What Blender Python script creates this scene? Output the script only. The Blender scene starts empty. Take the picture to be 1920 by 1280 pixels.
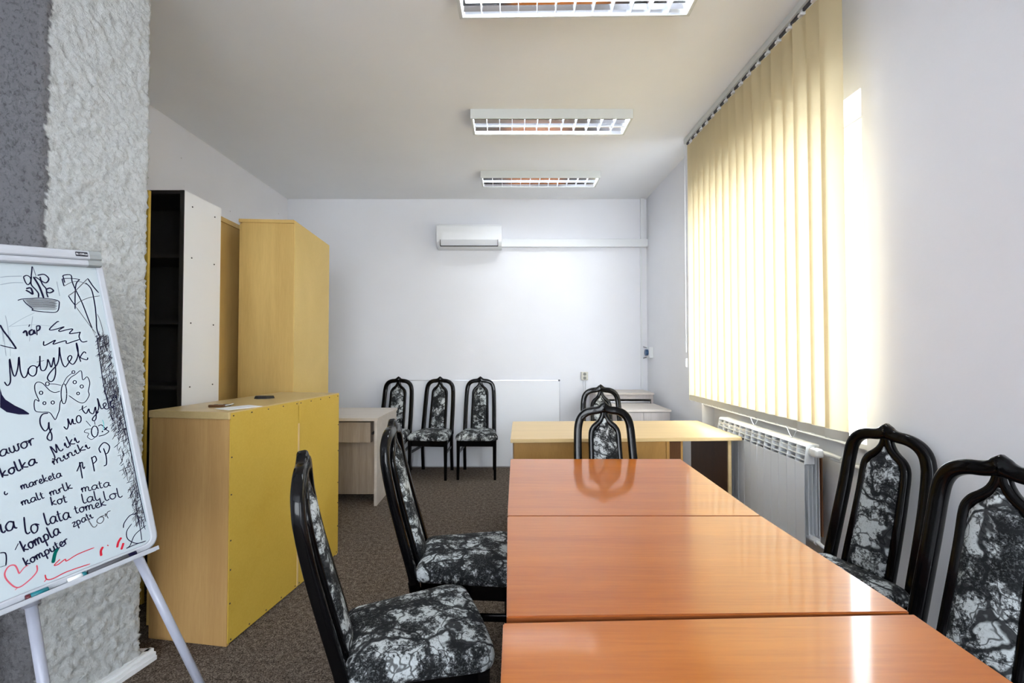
import bpy, bmesh, math, random
from mathutils import Vector, Matrix, noise
PI = math.pi
V = Vector
sc = bpy.context.scene
C = bpy.data.collections.new('room'); sc.collection.children.link(C)

# ------------------------------------------------------------------ camera
FPX = 860.0; HCAM = 1.42; VX = 953.0; HY = 656.0; TT = 0.022
TH = math.atan(TT); PY0 = HY - FPX * TT
cam_d = bpy.data.cameras.new('camera'); cam = bpy.data.objects.new('camera', cam_d); C.objects.link(cam)
cam.location = (0, 0, HCAM); cam.rotation_euler = (PI / 2 + TH, 0, 0)
cam_d.sensor_fit = 'HORIZONTAL'; cam_d.sensor_width = 36; cam_d.lens = FPX / 1920 * 36
cam_d.shift_x = (960 - VX) / 1920; cam_d.shift_y = -(640 - PY0) / 1920
cam_d.clip_start = 0.02
sc.camera = cam

# ------------------------------------------------------------------ world, exposure
w = bpy.data.worlds.new('sky'); sc.world = w; w.use_nodes = True
bg = w.node_tree.nodes['Background']
bg.inputs['Color'].default_value = (0.88, 0.94, 1.0, 1); bg.inputs['Strength'].default_value = 5.5
sc.view_settings.view_transform = 'Standard'; sc.view_settings.look = 'None'
sc.view_settings.exposure = 1.70; sc.view_settings.gamma = 1
sc.view_settings.use_curve_mapping = False
LAMP = 11.0

# room measures
XR, XL, YB, YF, ZC = 1.735, -2.77, 5.72, -4.2, 3.315
WY0, WY1, WZ1, XN, XG = 2.23, 4.12, 2.71, 1.845, 1.98     # window opening, niche back, glass plane
VY0, VY1 = -3.2, -1.4                                   # unseen second window, added for light behind the photographer's shoulder

def portal(name, y0, y1, z0, z1):
    l = bpy.data.lights.new(name, 'AREA'); l.shape = 'RECTANGLE'; l.size = z1 - z0; l.size_y = y1 - y0
    l.cycles.is_portal = True
    o = bpy.data.objects.new(name, l); C.objects.link(o)
    o.location = (2.16, (y0 + y1) / 2, (z0 + z1) / 2); o.rotation_euler = (0, PI / 2, 0)
    o['label'] = 'daylight opening'; o['category'] = 'light'
portal('daylight_portal', WY0, WY1, 0.96, WZ1)
portal('daylight_portal', VY0, VY1, 0.96, WZ1)

FX0, FX1 = -0.9, 1.65                                   # wide unseen window, added behind the camera as frontal fill light
_l = bpy.data.lights.new('daylight_portal', 'AREA'); _l.shape = 'RECTANGLE'; _l.size = FX1 - FX0; _l.size_y = 2.2; _l.cycles.is_portal = True
_o = bpy.data.objects.new('daylight_portal', _l); C.objects.link(_o); _o.location = ((FX0 + FX1) / 2, YF - .32, 2.1); _o.rotation_euler = (PI / 2, 0, 0)
_o['label'] = 'daylight opening of the added window behind the camera'; _o['category'] = 'light'

# ------------------------------------------------------------------ materials
def mat(name, col=(.8, .8, .8), rough=.5, metal=0, spec=.5, coat=0, coat_r=.05):
    m = bpy.data.materials.new(name); m.use_nodes = True
    b = m.node_tree.nodes['Principled BSDF']
    b.inputs['Base Color'].default_value = (*col, 1); b.inputs['Roughness'].default_value = rough
    b.inputs['Metallic'].default_value = metal; b.inputs['Specular IOR Level'].default_value = spec
    b.inputs['Coat Weight'].default_value = coat; b.inputs['Coat Roughness'].default_value = coat_r
    return m
class NT:
    def __init__(s, m): s.m = m; s.t = m.node_tree; s.b = s.t.nodes['Principled BSDF']
    def n(s, typ, **k):
        nd = s.t.nodes.new(typ)
        for a, v in k.items():
            if a.startswith('i_'): nd.inputs[a[2:].replace('_', ' ')].default_value = v
            else: setattr(nd, a, v)
        return nd
    def l(s, a, b): s.t.links.new(a, b)
    def coord(s, scale=(1, 1, 1), rand=False):
        tc = s.n('ShaderNodeTexCoord'); mp = s.n('ShaderNodeMapping'); mp.inputs['Scale'].default_value = scale
        s.l(tc.outputs['Object'], mp.inputs['Vector'])
        if rand:
            oi = s.n('ShaderNodeObjectInfo'); mu = s.n('ShaderNodeMath', operation='MULTIPLY'); mu.inputs[1].default_value = 37.
            s.l(oi.outputs['Random'], mu.inputs[0]); cb = s.n('ShaderNodeCombineXYZ')
            for i in range(3): s.l(mu.outputs[0], cb.inputs[i])
            s.l(cb.outputs[0], mp.inputs['Location'])
        return mp.outputs[0]
    def noise(s, vec, scale, detail=4, rough=.55, dist=0):
        nd = s.n('ShaderNodeTexNoise'); nd.inputs['Scale'].default_value = scale; nd.inputs['Detail'].default_value = detail
        nd.inputs['Roughness'].default_value = rough; nd.inputs['Distortion'].default_value = dist
        s.l(vec, nd.inputs['Vector']); return nd.outputs[0]
    def ramp(s, fac, stops):
        r = s.n('ShaderNodeValToRGB'); e = r.color_ramp.elements
        while len(e) < len(stops): e.new(.5)
        for i, (p, c) in enumerate(stops):
            e[i].position = p; e[i].color = (*c, 1) if len(c) == 3 else c
        s.l(fac, r.inputs[0]); return r.outputs[0]
    def bump(s, h, strength=.3, dist=.002):
        b = s.n('ShaderNodeBump'); b.inputs['Strength'].default_value = strength; b.inputs['Distance'].default_value = dist
        s.l(h, b.inputs['Height']); s.l(b.outputs[0], s.b.inputs['Normal'])
    def base(s, c): s.l(c, s.b.inputs['Base Color'])
    def math(s, op, a, b=None):
        m_ = s.n('ShaderNodeMath', operation=op)
        for i, x in enumerate((a, b)):
            if x is None: continue
            if isinstance(x, (int, float)): m_.inputs[i].default_value = x
            else: s.l(x, m_.inputs[i])
        return m_.outputs[0]
    def mix(s, f, a, b, blend='MIX'):
        m_ = s.n('ShaderNodeMix', data_type='RGBA', blend_type=blend)
        for i, x in ((0, f), (6, a), (7, b)):
            if isinstance(x, (int, float)): m_.inputs[i].default_value = x
            elif isinstance(x, tuple): m_.inputs[i].default_value = (*x, 1)
            else: s.l(x, m_.inputs[i])
        return m_.outputs[2]

def plaster(name, col, rough=.9, bs=.12, specks=False):
    m = mat(name, col, rough, spec=.15); t = NT(m); v = t.coord()
    big = t.noise(v, 1.3, 3)
    c = t.ramp(big, [(.3, tuple(x * .965 for x in col)), (.7, col)])
    if specks:
        vo = t.n('ShaderNodeTexVoronoi'); vo.inputs['Scale'].default_value = 7; t.l(v, vo.inputs['Vector'])
        k = t.ramp(vo.outputs['Distance'], [(.035, (1, 1, 1)), (.05, (0, 0, 0))])
        c = t.mix(t.math('MULTIPLY', k, .6), c, (.3, .28, .26))
    t.base(c)
    t.bump(t.noise(v, 45, 6, .6), bs, .004); return m
M_wall = plaster('wall_paint', (.85, .86, .90)); M_wall_s = plaster('wall_paint_rough', (.83, .83, .86), bs=.3, specks=True)
M_ceil = plaster('ceiling_paint', (.92, .935, .955), bs=.08)
M_white = mat('white_lacquer', (.82, .83, .84), .35); M_plastic = mat('white_plastic', (.80, .82, .84), .4)
M_trim = mat('white_gloss_trim', (.78, .80, .82), .3)

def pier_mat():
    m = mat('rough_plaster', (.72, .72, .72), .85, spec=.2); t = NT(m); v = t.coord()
    tc = t.n('ShaderNodeTexCoord'); at = t.n('ShaderNodeAttribute'); at.attribute_name = 'front_shade'
    c = t.mix(at.outputs['Fac'], (.60, .62, .62), (.19, .19, .20))  # darker front colour stands in for its shade, turned from the window
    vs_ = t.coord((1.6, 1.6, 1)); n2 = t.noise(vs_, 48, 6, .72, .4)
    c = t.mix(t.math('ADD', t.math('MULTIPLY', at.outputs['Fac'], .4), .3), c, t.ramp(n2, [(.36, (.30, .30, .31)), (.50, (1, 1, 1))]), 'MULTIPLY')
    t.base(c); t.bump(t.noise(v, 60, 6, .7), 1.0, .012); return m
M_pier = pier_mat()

def carpet():
    m = mat('carpet', (.1, .09, .08), 1, spec=.05); t = NT(m); v = t.coord()
    n = t.noise(v, 140, 4, .75); n2 = t.noise(v, 38, 3, .6); s = t.math('ADD', t.math('MULTIPLY', n, .75), t.math('MULTIPLY', n2, .25))
    t.base(t.ramp(s, [(.38, (.016, .012, .010)), (.5, (.125, .098, .078)), (.62, (.34, .285, .235))]))
    t.bump(n, .9, .008); return m
M_carpet = carpet()

def wood(name, c1, c2, scale=(1, 1, 1), rough=.4, coat=0, coat_r=.05, fine=60, bs=.05):
    """grain runs along the axis with the small scale"""
    m = mat(name, c1, rough, spec=.3, coat=coat, coat_r=coat_r); t = NT(m)
    v = t.coord(scale, rand=True)
    a = t.noise(v, 2.2, 5, .6, .6); b = t.noise(v, fine, 3, .6)
    s = t.math('ADD', t.math('MULTIPLY', a, .65), t.math('MULTIPLY', b, .35))
    t.base(t.ramp(s, [(.36, c2), (.62, c1)])); t.bump(b, bs, .001); return m
M_cherry = wood('cherry_veneer', (.56, .165, .012), (.43, .108, .006), (.25, 4, 4), .34, coat=.62, coat_r=.085, fine=25, bs=.02)
M_cherry_edge = wood('cherry_edge', (.36, .10, .03), (.25, .07, .02), (.3, 3, 3), .3)
M_beech = wood('beech_laminate_light', (.70, .52, .27), (.62, .45, .22), (.3, 5, 5), .35, fine=30)
M_tan = wood('tan_laminate', (.66, .45, .155), (.57, .37, .12), (5, 5, .35), .38, fine=30)
M_tan_dark = wood('tan_laminate_brown', (.56, .345, .135), (.47, .275, .10), (5, 5, .35), .4, fine=30)
M_tan_top = wood('tan_laminate_top', (.56, .42, .20), (.50, .37, .17), (4, .5, 4), .3, fine=20)
M_hard = wood('yellow_hardboard', (.60, .41, .07), (.54, .355, .052), (1, 1, 1), .55, fine=90, bs=.1)
M_brown = wood('walnut_panel', (.13, .055, .02), (.09, .038, .014), (3, 3, .4), .35)
M_oak = wood('honey_oak_panel', (.42, .23, .065), (.34, .18, .05), (3, 3, .4), .4)
M_grey = wood('grey_oak_laminate', (.44, .37, .30), (.30, .245, .19), (7, 7, .3), .45, fine=25)
M_greyt = wood('grey_oak_light', (.60, .55, .50), (.52, .47, .42), (.5, 6, 6), .4, fine=25)
M_ash = wood('ash_grey_front', (.50, .46, .44), (.40, .365, .35), (8, 8, .25), .45, fine=30)
M_black = mat('black_lacquer', (.0025, .0025, .003), .13, coat=.12, coat_r=.03, spec=.16)
M_black_in = mat('black_laminate', (.014, .012, .011), .6)
M_dark = mat('dark_gap', (.02, .02, .02), .8)
M_metal = mat('brushed_metal', (.5, .5, .52), .35, 1)
M_mirror = mat('louvre_aluminium', (.82, .84, .88), .12, 1)
M_blade = mat('louvre_blade_satin', (.70, .73, .78), .3, .85)
M_screw = mat('screw_heads', (.04, .035, .03), .5)
M_board = mat('whiteboard_enamel', (.47, .535, .565), .2, coat=.2)
M_flip = mat('flipchart_frame', (.44, .46, .50), .4); M_flipd = mat('flipchart_cap', (.27, .29, .29), .45)
M_leg = mat('flipchart_leg', (.38, .40, .48), .35)
M_blue = mat('blue_plastic', (.03, .09, .2), .4); M_teal = mat('teal_plastic', (0, .16, .2), .4)
M_redp = mat('red_plastic', (.10, .01, .015), .4); M_paper = mat('paper', (.8, .82, .85), .7)
M_ink = mat('ink_dark', (.008, .007, .03), .5, spec=.08); M_ink2 = mat('ink_grey', (.10, .10, .11), .6, spec=.08); M_ink3 = mat('ink_faint', (.30, .34, .38), .6, spec=.08)
M_red = mat('ink_red', (.55, .02, .04), .5, spec=.08); M_pink = mat('ink_pink', (.6, .10, .14), .5, spec=.08); M_green = mat('ink_green', (0, .10, .08), .5, spec=.08)
M_cyan = mat('ink_cyan', (.1, .5, .5), .5, spec=.08)
M_socket = mat('cream_plastic', (.62, .60, .52), .4); M_rust = mat('brown_insulation', (.22, .09, .04), .8)
M_rad = mat('radiator_enamel', (.86, .89, .93), .3)

def fabric():
    m = mat('tree_print_fabric', (.1, .1, .1), .85, spec=.2); t = NT(m); v = t.coord((1, 1, 1), rand=True)
    wv = t.n('ShaderNodeTexNoise'); wv.inputs['Scale'].default_value = 6; wv.inputs['Detail'].default_value = 3; t.l(v, wv.inputs['Vector'])
    ad = t.n('ShaderNodeVectorMath', operation='MULTIPLY_ADD'); t.l(wv.outputs['Color'], ad.inputs[0]); ad.inputs[1].default_value = (.30, .30, .30); t.l(v, ad.inputs[2])
    clump = t.noise(v, 10, 2, .5); mid = t.noise(v, 30, 3, .6); leaf = t.noise(v, 105, 4, .8)
    s = t.math('ADD', t.math('ADD', t.math('MULTIPLY', clump, .75), t.math('MULTIPLY', mid, .45)), t.math('MULTIPLY', leaf, .62))
    base = t.ramp(s, [(.832, (.008, .009, .010)), (.88, (.045, .05, .052)), (.925, (.20, .21, .215)), (.962, (.55, .59, .60))])
    base = t.mix(t.math('MULTIPLY', t.ramp(t.noise(v, 170, 2, .7), [(.50, (0, 0, 0)), (.62, (1, 1, 1))]), .30), base, (.22, .24, .25))
    for sca, th, am in ((6, .030, .95), (14, .020, .8)):
        vo = t.n('ShaderNodeTexVoronoi', feature='DISTANCE_TO_EDGE'); vo.inputs['Scale'].default_value = sca; t.l(ad.outputs[0], vo.inputs['Vector'])
        k = t.ramp(vo.outputs['Distance'], [(th, (1, 1, 1)), (th * 2.4, (0, 0, 0))])
        base = t.mix(t.math('MULTIPLY', k, am), base, (.012, .013, .015))
    t.base(base); t.bump(t.noise(v, 300, 2), .15, .001); return m
M_fab = fabric()

def blind_mat(name, col, tr):
    m = bpy.data.materials.new(name); m.use_nodes = True; t = m.node_tree; t.nodes.clear()
    o = t.nodes.new('ShaderNodeOutputMaterial'); mx = t.nodes.new('ShaderNodeMixShader')
    d = t.nodes.new('ShaderNodeBsdfDiffuse'); tl = t.nodes.new('ShaderNodeBsdfTranslucent')
    d.inputs[0].default_value = (*col, 1); tl.inputs[0].default_value = (*col, 1); mx.inputs[0].default_value = tr
    t.links.new(d.outputs[0], mx.inputs[1]); t.links.new(tl.outputs[0], mx.inputs[2]); t.links.new(mx.outputs[0], o.inputs[0]); return m
M_slat = blind_mat('blind_fabric', (.69, .585, .375), .37); M_slatb = blind_mat('blind_hem', (.60, .59, .52), .06)
def glass_mat():
    m = bpy.data.materials.new('window_glass'); m.use_nodes = True; t = m.node_tree; t.nodes.clear()
    o = t.nodes.new('ShaderNodeOutputMaterial'); mx = t.nodes.new('ShaderNodeMixShader')
    a = t.nodes.new('ShaderNodeBsdfTransparent'); g = t.nodes.new('ShaderNodeBsdfGlossy'); g.inputs['Roughness'].default_value = .02
    mx.inputs[0].default_value = .06
    t.links.new(a.outputs[0], mx.inputs[1]); t.links.new(g.outputs[0], mx.inputs[2]); t.links.new(mx.outputs[0], o.inputs[0]); return m
M_glass = glass_mat()
def emit(name, col, s):
    m = bpy.data.materials.new(name); m.use_nodes = True; t = m.node_tree; t.nodes.clear()
    o = t.nodes.new('ShaderNodeOutputMaterial'); e = t.nodes.new('ShaderNodeEmission'); e.inputs[0].default_value = (*col, 1); e.inputs[1].default_value = s
    t.links.new(e.outputs[0], o.inputs[0]); return m
M_tube = emit('fluorescent_tube', (.93, .97, 1), LAMP)

# ------------------------------------------------------------------ helpers
def BM(): return bmesh.new()
def add_box(bm, lo, hi, bevel=0, rot=None, seg=2):
    r = bmesh.ops.create_cube(bm, size=1)
    lo, hi = V(lo), V(hi); s = hi - lo; c = (lo + hi) / 2
    for v in r['verts']:
        v.co = V((v.co.x * s.x, v.co.y * s.y, v.co.z * s.z)) + c
    if bevel:
        es = list({e for v in r['verts'] for e in v.link_edges})
        bmesh.ops.bevel(bm, geom=es, offset=bevel, segments=seg, affect='EDGES', profile=.5)
    return bm
def box(lo, hi, bevel=0): return add_box(BM(), lo, hi, bevel)
def obj(name, bm, m, parent=None, smooth=False):
    me = bpy.data.meshes.new(name); bm.normal_update(); bm.to_mesh(me); bm.free()
    if smooth:
        for p in me.polygons: p.use_smooth = True
    if not isinstance(m, (list, tuple)): m = [m]
    for x in m: me.materials.append(x)
    o = bpy.data.objects.new(name, me); C.objects.link(o)
    if parent: o.parent = parent
    return o
def thing(name, label, cat, loc=(0, 0, 0), rz=0, group=None):
    o = bpy.data.objects.new(name, None); C.objects.link(o); o.location = loc; o.rotation_euler = (0, 0, rz)
    o.empty_display_size = .1
    o['label'] = label; o['category'] = cat
    if group: o['group'] = group
    return o
def tag(o, label, cat, group=None):
    o['label'] = label; o['category'] = cat
    if group: o['group'] = group
    return o
def struct(name, bm, m, parent=None, label=None, cat='wall'):
    o = obj(name, bm, m, parent)
    if not parent:
        o['kind'] = 'structure'; o['category'] = cat; o['label'] = label or name
    return o
def sweep(bm, pts, w, d, ref=(1, 0, 0), n=12, power=.6, closed=False):
    """sweeps a rounded-rectangle section; w across, d along ref"""
    pts = [V(p) for p in pts]; ref = V(ref); rings = []; N_ = len(pts)
    for i, p in enumerate(pts):
        a = pts[(i - 1) % N_] if (closed or i > 0) else p; b = pts[(i + 1) % N_] if (closed or i < N_ - 1) else p
        t = (b - a).normalized(); B = (ref - ref.dot(t) * t).normalized(); Nn = t.cross(B)
        ww = w[i] if isinstance(w, list) else w; dd = d[i] if isinstance(d, list) else d
        sc_ = 1.0
        if a is not p and b is not p:
            c = max(.55, (p - a).normalized().dot((b - p).normalized())); sc_ = 1 / math.sqrt((1 + c) / 2)
        ring = []
        for k in range(n):
            th = 2 * PI * (k + .5) / n; cx, sx = math.cos(th), math.sin(th)
            cx = math.copysign(abs(cx) ** power, cx); sx = math.copysign(abs(sx) ** power, sx)
            ring.append(bm.verts.new(p + Nn * (ww / 2 * cx * sc_) + B * (dd / 2 * sx)))
        rings.append(ring)
    for i in range(N_ if closed else N_ - 1):
        r0, r1 = rings[i], rings[(i + 1) % N_]
        for k in range(n): bm.faces.new((r0[k], r0[(k + 1) % n], r1[(k + 1) % n], r1[k]))
    if not closed:
        bm.faces.new(rings[0][::-1]); bm.faces.new(rings[-1])
    bmesh.ops.recalc_face_normals(bm, faces=bm.faces)
    return bm
def catmull(P, k=6, closed=False):
    P = [V(p) for p in P]; out = []; n = len(P)
    for i in range(n if closed else n - 1):
        g = (lambda j: P[j % n]) if closed else (lambda j: P[min(max(j, 0), n - 1)])
        p0, p1, p2, p3 = g(i - 1), g(i), g(i + 1), g(i + 2)
        for j in range(k):
            t = j / k
            out.append(.5 * ((2 * p1) + (p2 - p0) * t + (2 * p0 - 5 * p1 + 4 * p2 - p3) * t * t + (-p0 + 3 * p1 - 3 * p2 + p3) * t ** 3))
    if not closed: out.append(P[-1])
    return out
def tube(bm, pts, r, n=10, smooth_k=0):
    if smooth_k: pts = catmull(pts, smooth_k)
    pts = [V(p) for p in pts]; d = (pts[-1] - pts[0]).normalized()
    ref = (1, 0, 0) if abs(d.x) < .5 else ((0, 0, 1) if abs(d.z) < .8 else (0, 1, 0))
    rr = [x * 2 for x in r] if isinstance(r, list) else 2 * r
    return sweep(bm, pts, rr, rr, ref, n, 1.0)
def cyl(bm, p0, p1, r, n=20): return tube(bm, [p0, p1], r, n)

# ------------------------------------------------------------------ setting
flo = struct('floor', box((XL - .3, YF - .3, -.1), (2.1, YB + .3, 0)), M_carpet, label='dark brown speckled loop carpet floor', cat='floor')
struct('ceiling', box((XL - .3, YF - .3, ZC), (2.1, YB + .3, ZC + .15)), M_ceil, label='plain matt ceiling in pale warm grey', cat='ceiling')
struct('wall_back', box((XL - .3, YB, 0), (2.1, YB + .3, ZC)), M_wall, label='smooth white back wall behind the air conditioner')
struct('wall_left', box((XL - .3, YF, 0), (XL, YB, ZC)), M_wall_s, label='white left wall with small dark specks behind the cupboards')
bm = BM(); add_box(bm, (XL, YF - .3, 0), (FX0, YF, ZC)); add_box(bm, (FX1, YF - .3, 0), (2.1, YF, ZC)); add_box(bm, (FX0, YF - .3, 0), (FX1, YF, 1.0)); add_box(bm, (FX0, YF - .3, 3.2), (FX1, YF, ZC))
struct('wall_front', bm, M_wall, label='white wall behind the photographer')
for lo, hi, lab in (((XR, WY1, 0), (2.1, YB, ZC), 'white right wall beyond the window, next to the back corner'), ((XR, VY1, 0), (2.1, WY0, ZC), 'white right wall behind the two near right chairs'),
                    ((XR, YF, 0), (2.1, VY0, ZC), 'white right wall far behind the camera'), ((XR, WY0, WZ1), (2.1, WY1, ZC), 'white lintel wall above the window behind the blind'),
                    ((XR, VY0, WZ1), (2.1, VY1, ZC), 'white lintel wall above the added window behind the camera'), ((XN, WY0, 0), (2.1, WY1, .93), 'recessed white wall of the niche behind the radiator'),
                    ((XN, VY0, 0), (2.1, VY1, .93), 'recessed white wall under the added window behind the camera')):
    struct('wall_right', box(lo, hi), M_wall, label=lab)

def window(name, y0, y1, label):
    r = thing(name, label, 'window', (XG, (y0 + y1) / 2, .96)); r['kind'] = 'structure'
    h = (y1 - y0) / 2; H = WZ1 - .96; bm = BM()
    for lo, hi in (((-.03, -h, 0), (.03, -h + .06, H)), ((-.03, h - .06, 0), (.03, h, H)), ((-.03, -h, 0), (.03, h, .06)), ((-.03, -h, H - .16), (.03, h, H)),
                   ((-.03, -h, H - .56), (.03, h, H - .50)), ((-.03, -.04, 0), (.03, .04, H))):
        add_box(bm, lo, hi, .006)
    obj('window_frame', bm, M_plastic, r)
    for a, b in ((-h + .06, -.04), (.04, h - .06)):
        for z0, z1 in ((.06, H - .56), (H - .50, H - .16)):
            obj('pane', box((-.004, a, z0), (.004, b, z1)), M_glass, r)
    obj('window_sill', box((XR - XG + .01, -h, -.03), (.12, h, 0), .004), M_plastic, r)
    return r
window('window_1', WY0, WY1, 'white framed window with fanlights half hidden by the vertical blind')
window('added_window_2', VY0, VY1, 'white framed window added for light, unseen behind the photographer')

t = thing('added_window_3', 'wide white framed window added for fill light, unseen behind the photographer', 'window', ((FX0 + FX1) / 2, YF - .15, 1.0)); t['kind'] = 'structure'
bm = BM(); h = (FX1 - FX0) / 2
for x in (-h + .03, -.62, .62, h - .03): add_box(bm, (x - .03, -.03, 0), (x + .03, .03, 2.2), .005)
for z in (.03, 2.17): add_box(bm, (-h, -.03, z - .03), (h, .03, z + .03), .005)
obj('window_frame', bm, M_plastic, t)
for a, b in ((-h + .06, -.65), (-.59, .59), (.65, h - .06)): obj('pane', box((a, -.004, .06), (b, .004, 2.14)), M_glass, t)

# rough plastered pier jutting from the left wall
def pier():
    path = [V((-2.77, 2.12, 0)), V((-1.70, 2.12, 0)), V((-1.665, 2.09, 0)), V((-1.765, 1.72, 0)), V((-1.80, 1.70, 0)), V((-2.77, 1.70, 0))]
    # sample: coarse where hidden
    samp = []
    def seg(a, b, step):
        n = max(1, int((b - a).length / step))
        for i in range(n): samp.append(a.lerp(b, i / n))
    seg(path[0], path[0].lerp(path[1], .86), .05); seg(path[0].lerp(path[1], .86), path[1], .008)
    seg(path[1], path[2], .007); seg(path[2], path[3], .007); seg(path[3], path[4], .007)
    seg(path[4], path[4].lerp(path[5], .4), .008); seg(path[4].lerp(path[5], .4), path[5], .05); samp.append(path[5])
    nz = 420; vs = []; fs = []; front_shade = []; nS = len(samp)
    nor = []
    for i, p in enumerate(samp):
        a = samp[max(0, i - 2)]; b = samp[min(nS - 1, i + 2)]; t = (b - a).normalized(); nor.append(V((-t.y, t.x, 0)))
    for j in range(nz + 1):
        z = ZC * j / nz
        for i, p in enumerate(samp):
            q = V((p.x, p.y, z)); e = 0
            if 0 < i < nS - 1:
                e = .004 * noise.fractal(q * 20, .9, 2.1, 3) + .008 * noise.fractal(V((q.x * 42 + q.z * 14, q.y * 42 + q.z * 14, q.z * 34)) + V((9, 3, 1)), .6, 2.0, 3)
                e += .012 * max(0, noise.noise(V((q.x * 62 + q.z * 30, q.y * 62 + q.z * 30, q.z * 60))) - .1) 
            vs.append(q + nor[i] * (e + .004))
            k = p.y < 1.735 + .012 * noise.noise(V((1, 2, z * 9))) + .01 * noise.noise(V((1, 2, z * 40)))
            front_shade.append(1.0 if k else 0.0)
    for j in range(nz):
        for i in range(nS - 1):
            a = j * nS + i; fs.append((a, a + 1, a + 1 + nS, a + nS))
    me = bpy.data.meshes.new('wall_pier'); me.from_pydata(vs, [], fs); me.materials.append(M_pier)
    at = me.attributes.new('front_shade', 'FLOAT', 'POINT'); at.data.foreach_set('value', front_shade)
    for p in me.polygons: p.use_smooth = True
    o = bpy.data.objects.new('wall_pier', me); C.objects.link(o)
    o['kind'] = 'structure'; o['label'] = 'wall pier in coarse plaster, white side and front with its shade coloured in grey'; o['category'] = 'wall'
    # flip normals if needed
    bm = BM(); bm.from_mesh(me); bmesh.ops.recalc_face_normals(bm, faces=bm.faces); bm.to_mesh(me); bm.free()
    return o
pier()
def base_prof(bm, pts):
    for (a, b), (h, t) in [(s, q) for s in zip(pts, pts[1:]) for q in ((.034, .034), (.048, .022), (.018, .040))]:
        a_, b_ = V(a), V(b); d = (b_ - a_).normalized(); n = V((d.y, -d.x, 0)) * -1
        r = bmesh.ops.create_cube(bm, size=1)
        for v in r['verts']:
            L = (b_ - a_).length
            v.co = a_ + d * ((v.co.x + .5) * L) + n * ((v.co.y + .5) * t) + V((0, 0, (v.co.z + .5) * h))
bm = BM(); base_prof(bm, [(-2.6, 2.12, 0), (-1.645, 2.12, 0)]); base_prof(bm, [(-1.655, 2.15, 0), (-1.755, 1.70, 0)]); base_prof(bm, [(-1.75, 1.69, 0), (-2.6, 1.69, 0)])
struct('baseboard_left', bm, M_trim, label='white moulded baseboard round the foot of the plaster pier', cat='baseboard')
bm = BM(); add_box(bm, (XL, YB - .015, 0), (XR, YB, .06)); 
struct('baseboard_back', bm, M_trim, label='low white baseboard along the back wall', cat='baseboard')

# ------------------------------------------------------------------ chairs
XB = [(0, -.245), (.2, -.215), (.35, -.205), (.45, -.218), (.6, -.262), (.78, -.312), (.93, -.345), (1.0, -.352), (1.1, -.345)]
def xb(z):
    for (a, p), (b, q) in zip(XB, XB[1:]):
        if z <= b:
            t = (z - a) / (b - a); return p + (q - p) * t
    return XB[-1][1]
def sm(z):  # smoothed
    return (xb(max(0, z - .06)) + 2 * xb(z) + xb(min(1.1, z + .06))) / 4
def seat_outline(ins=0, n=9):
    xr, xf, wr, wf, r = -.215 + ins, .228 - ins, .185 - ins, .232 - ins, .055
    out = []
    cor = [(xf, -wf, -1, 0), (xf, wf, 0, 1), (xr, wr, 1, 2), (xr, -wr, 2, 3)]
    for cx, cy, a0, a1 in cor:
        rr = r * (1 if cx > 0 else .6); ccx = cx - math.copysign(rr, cx); ccy = cy - math.copysign(rr, cy)
        for k in range(n):
            th = (a0 + (k / (n - 1))) * PI / 2
            out.append((ccx + rr * math.cos(th), ccy + rr * math.sin(th)))
    # bow the front edge
    res = []
    for i, (x, y) in enumerate(out):
        res.append((x, y))
        x2, y2 = out[(i + 1) % len(out)]
        if i % n == n - 1:
            for k in range(1, 10): res.append((x + (x2 - x) * k / 10, y + (y2 - y) * k / 10))
    return [(x + (.012 * (1 - (y / .24) ** 2) if x > .1 else 0), y) for x, y in res]
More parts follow.
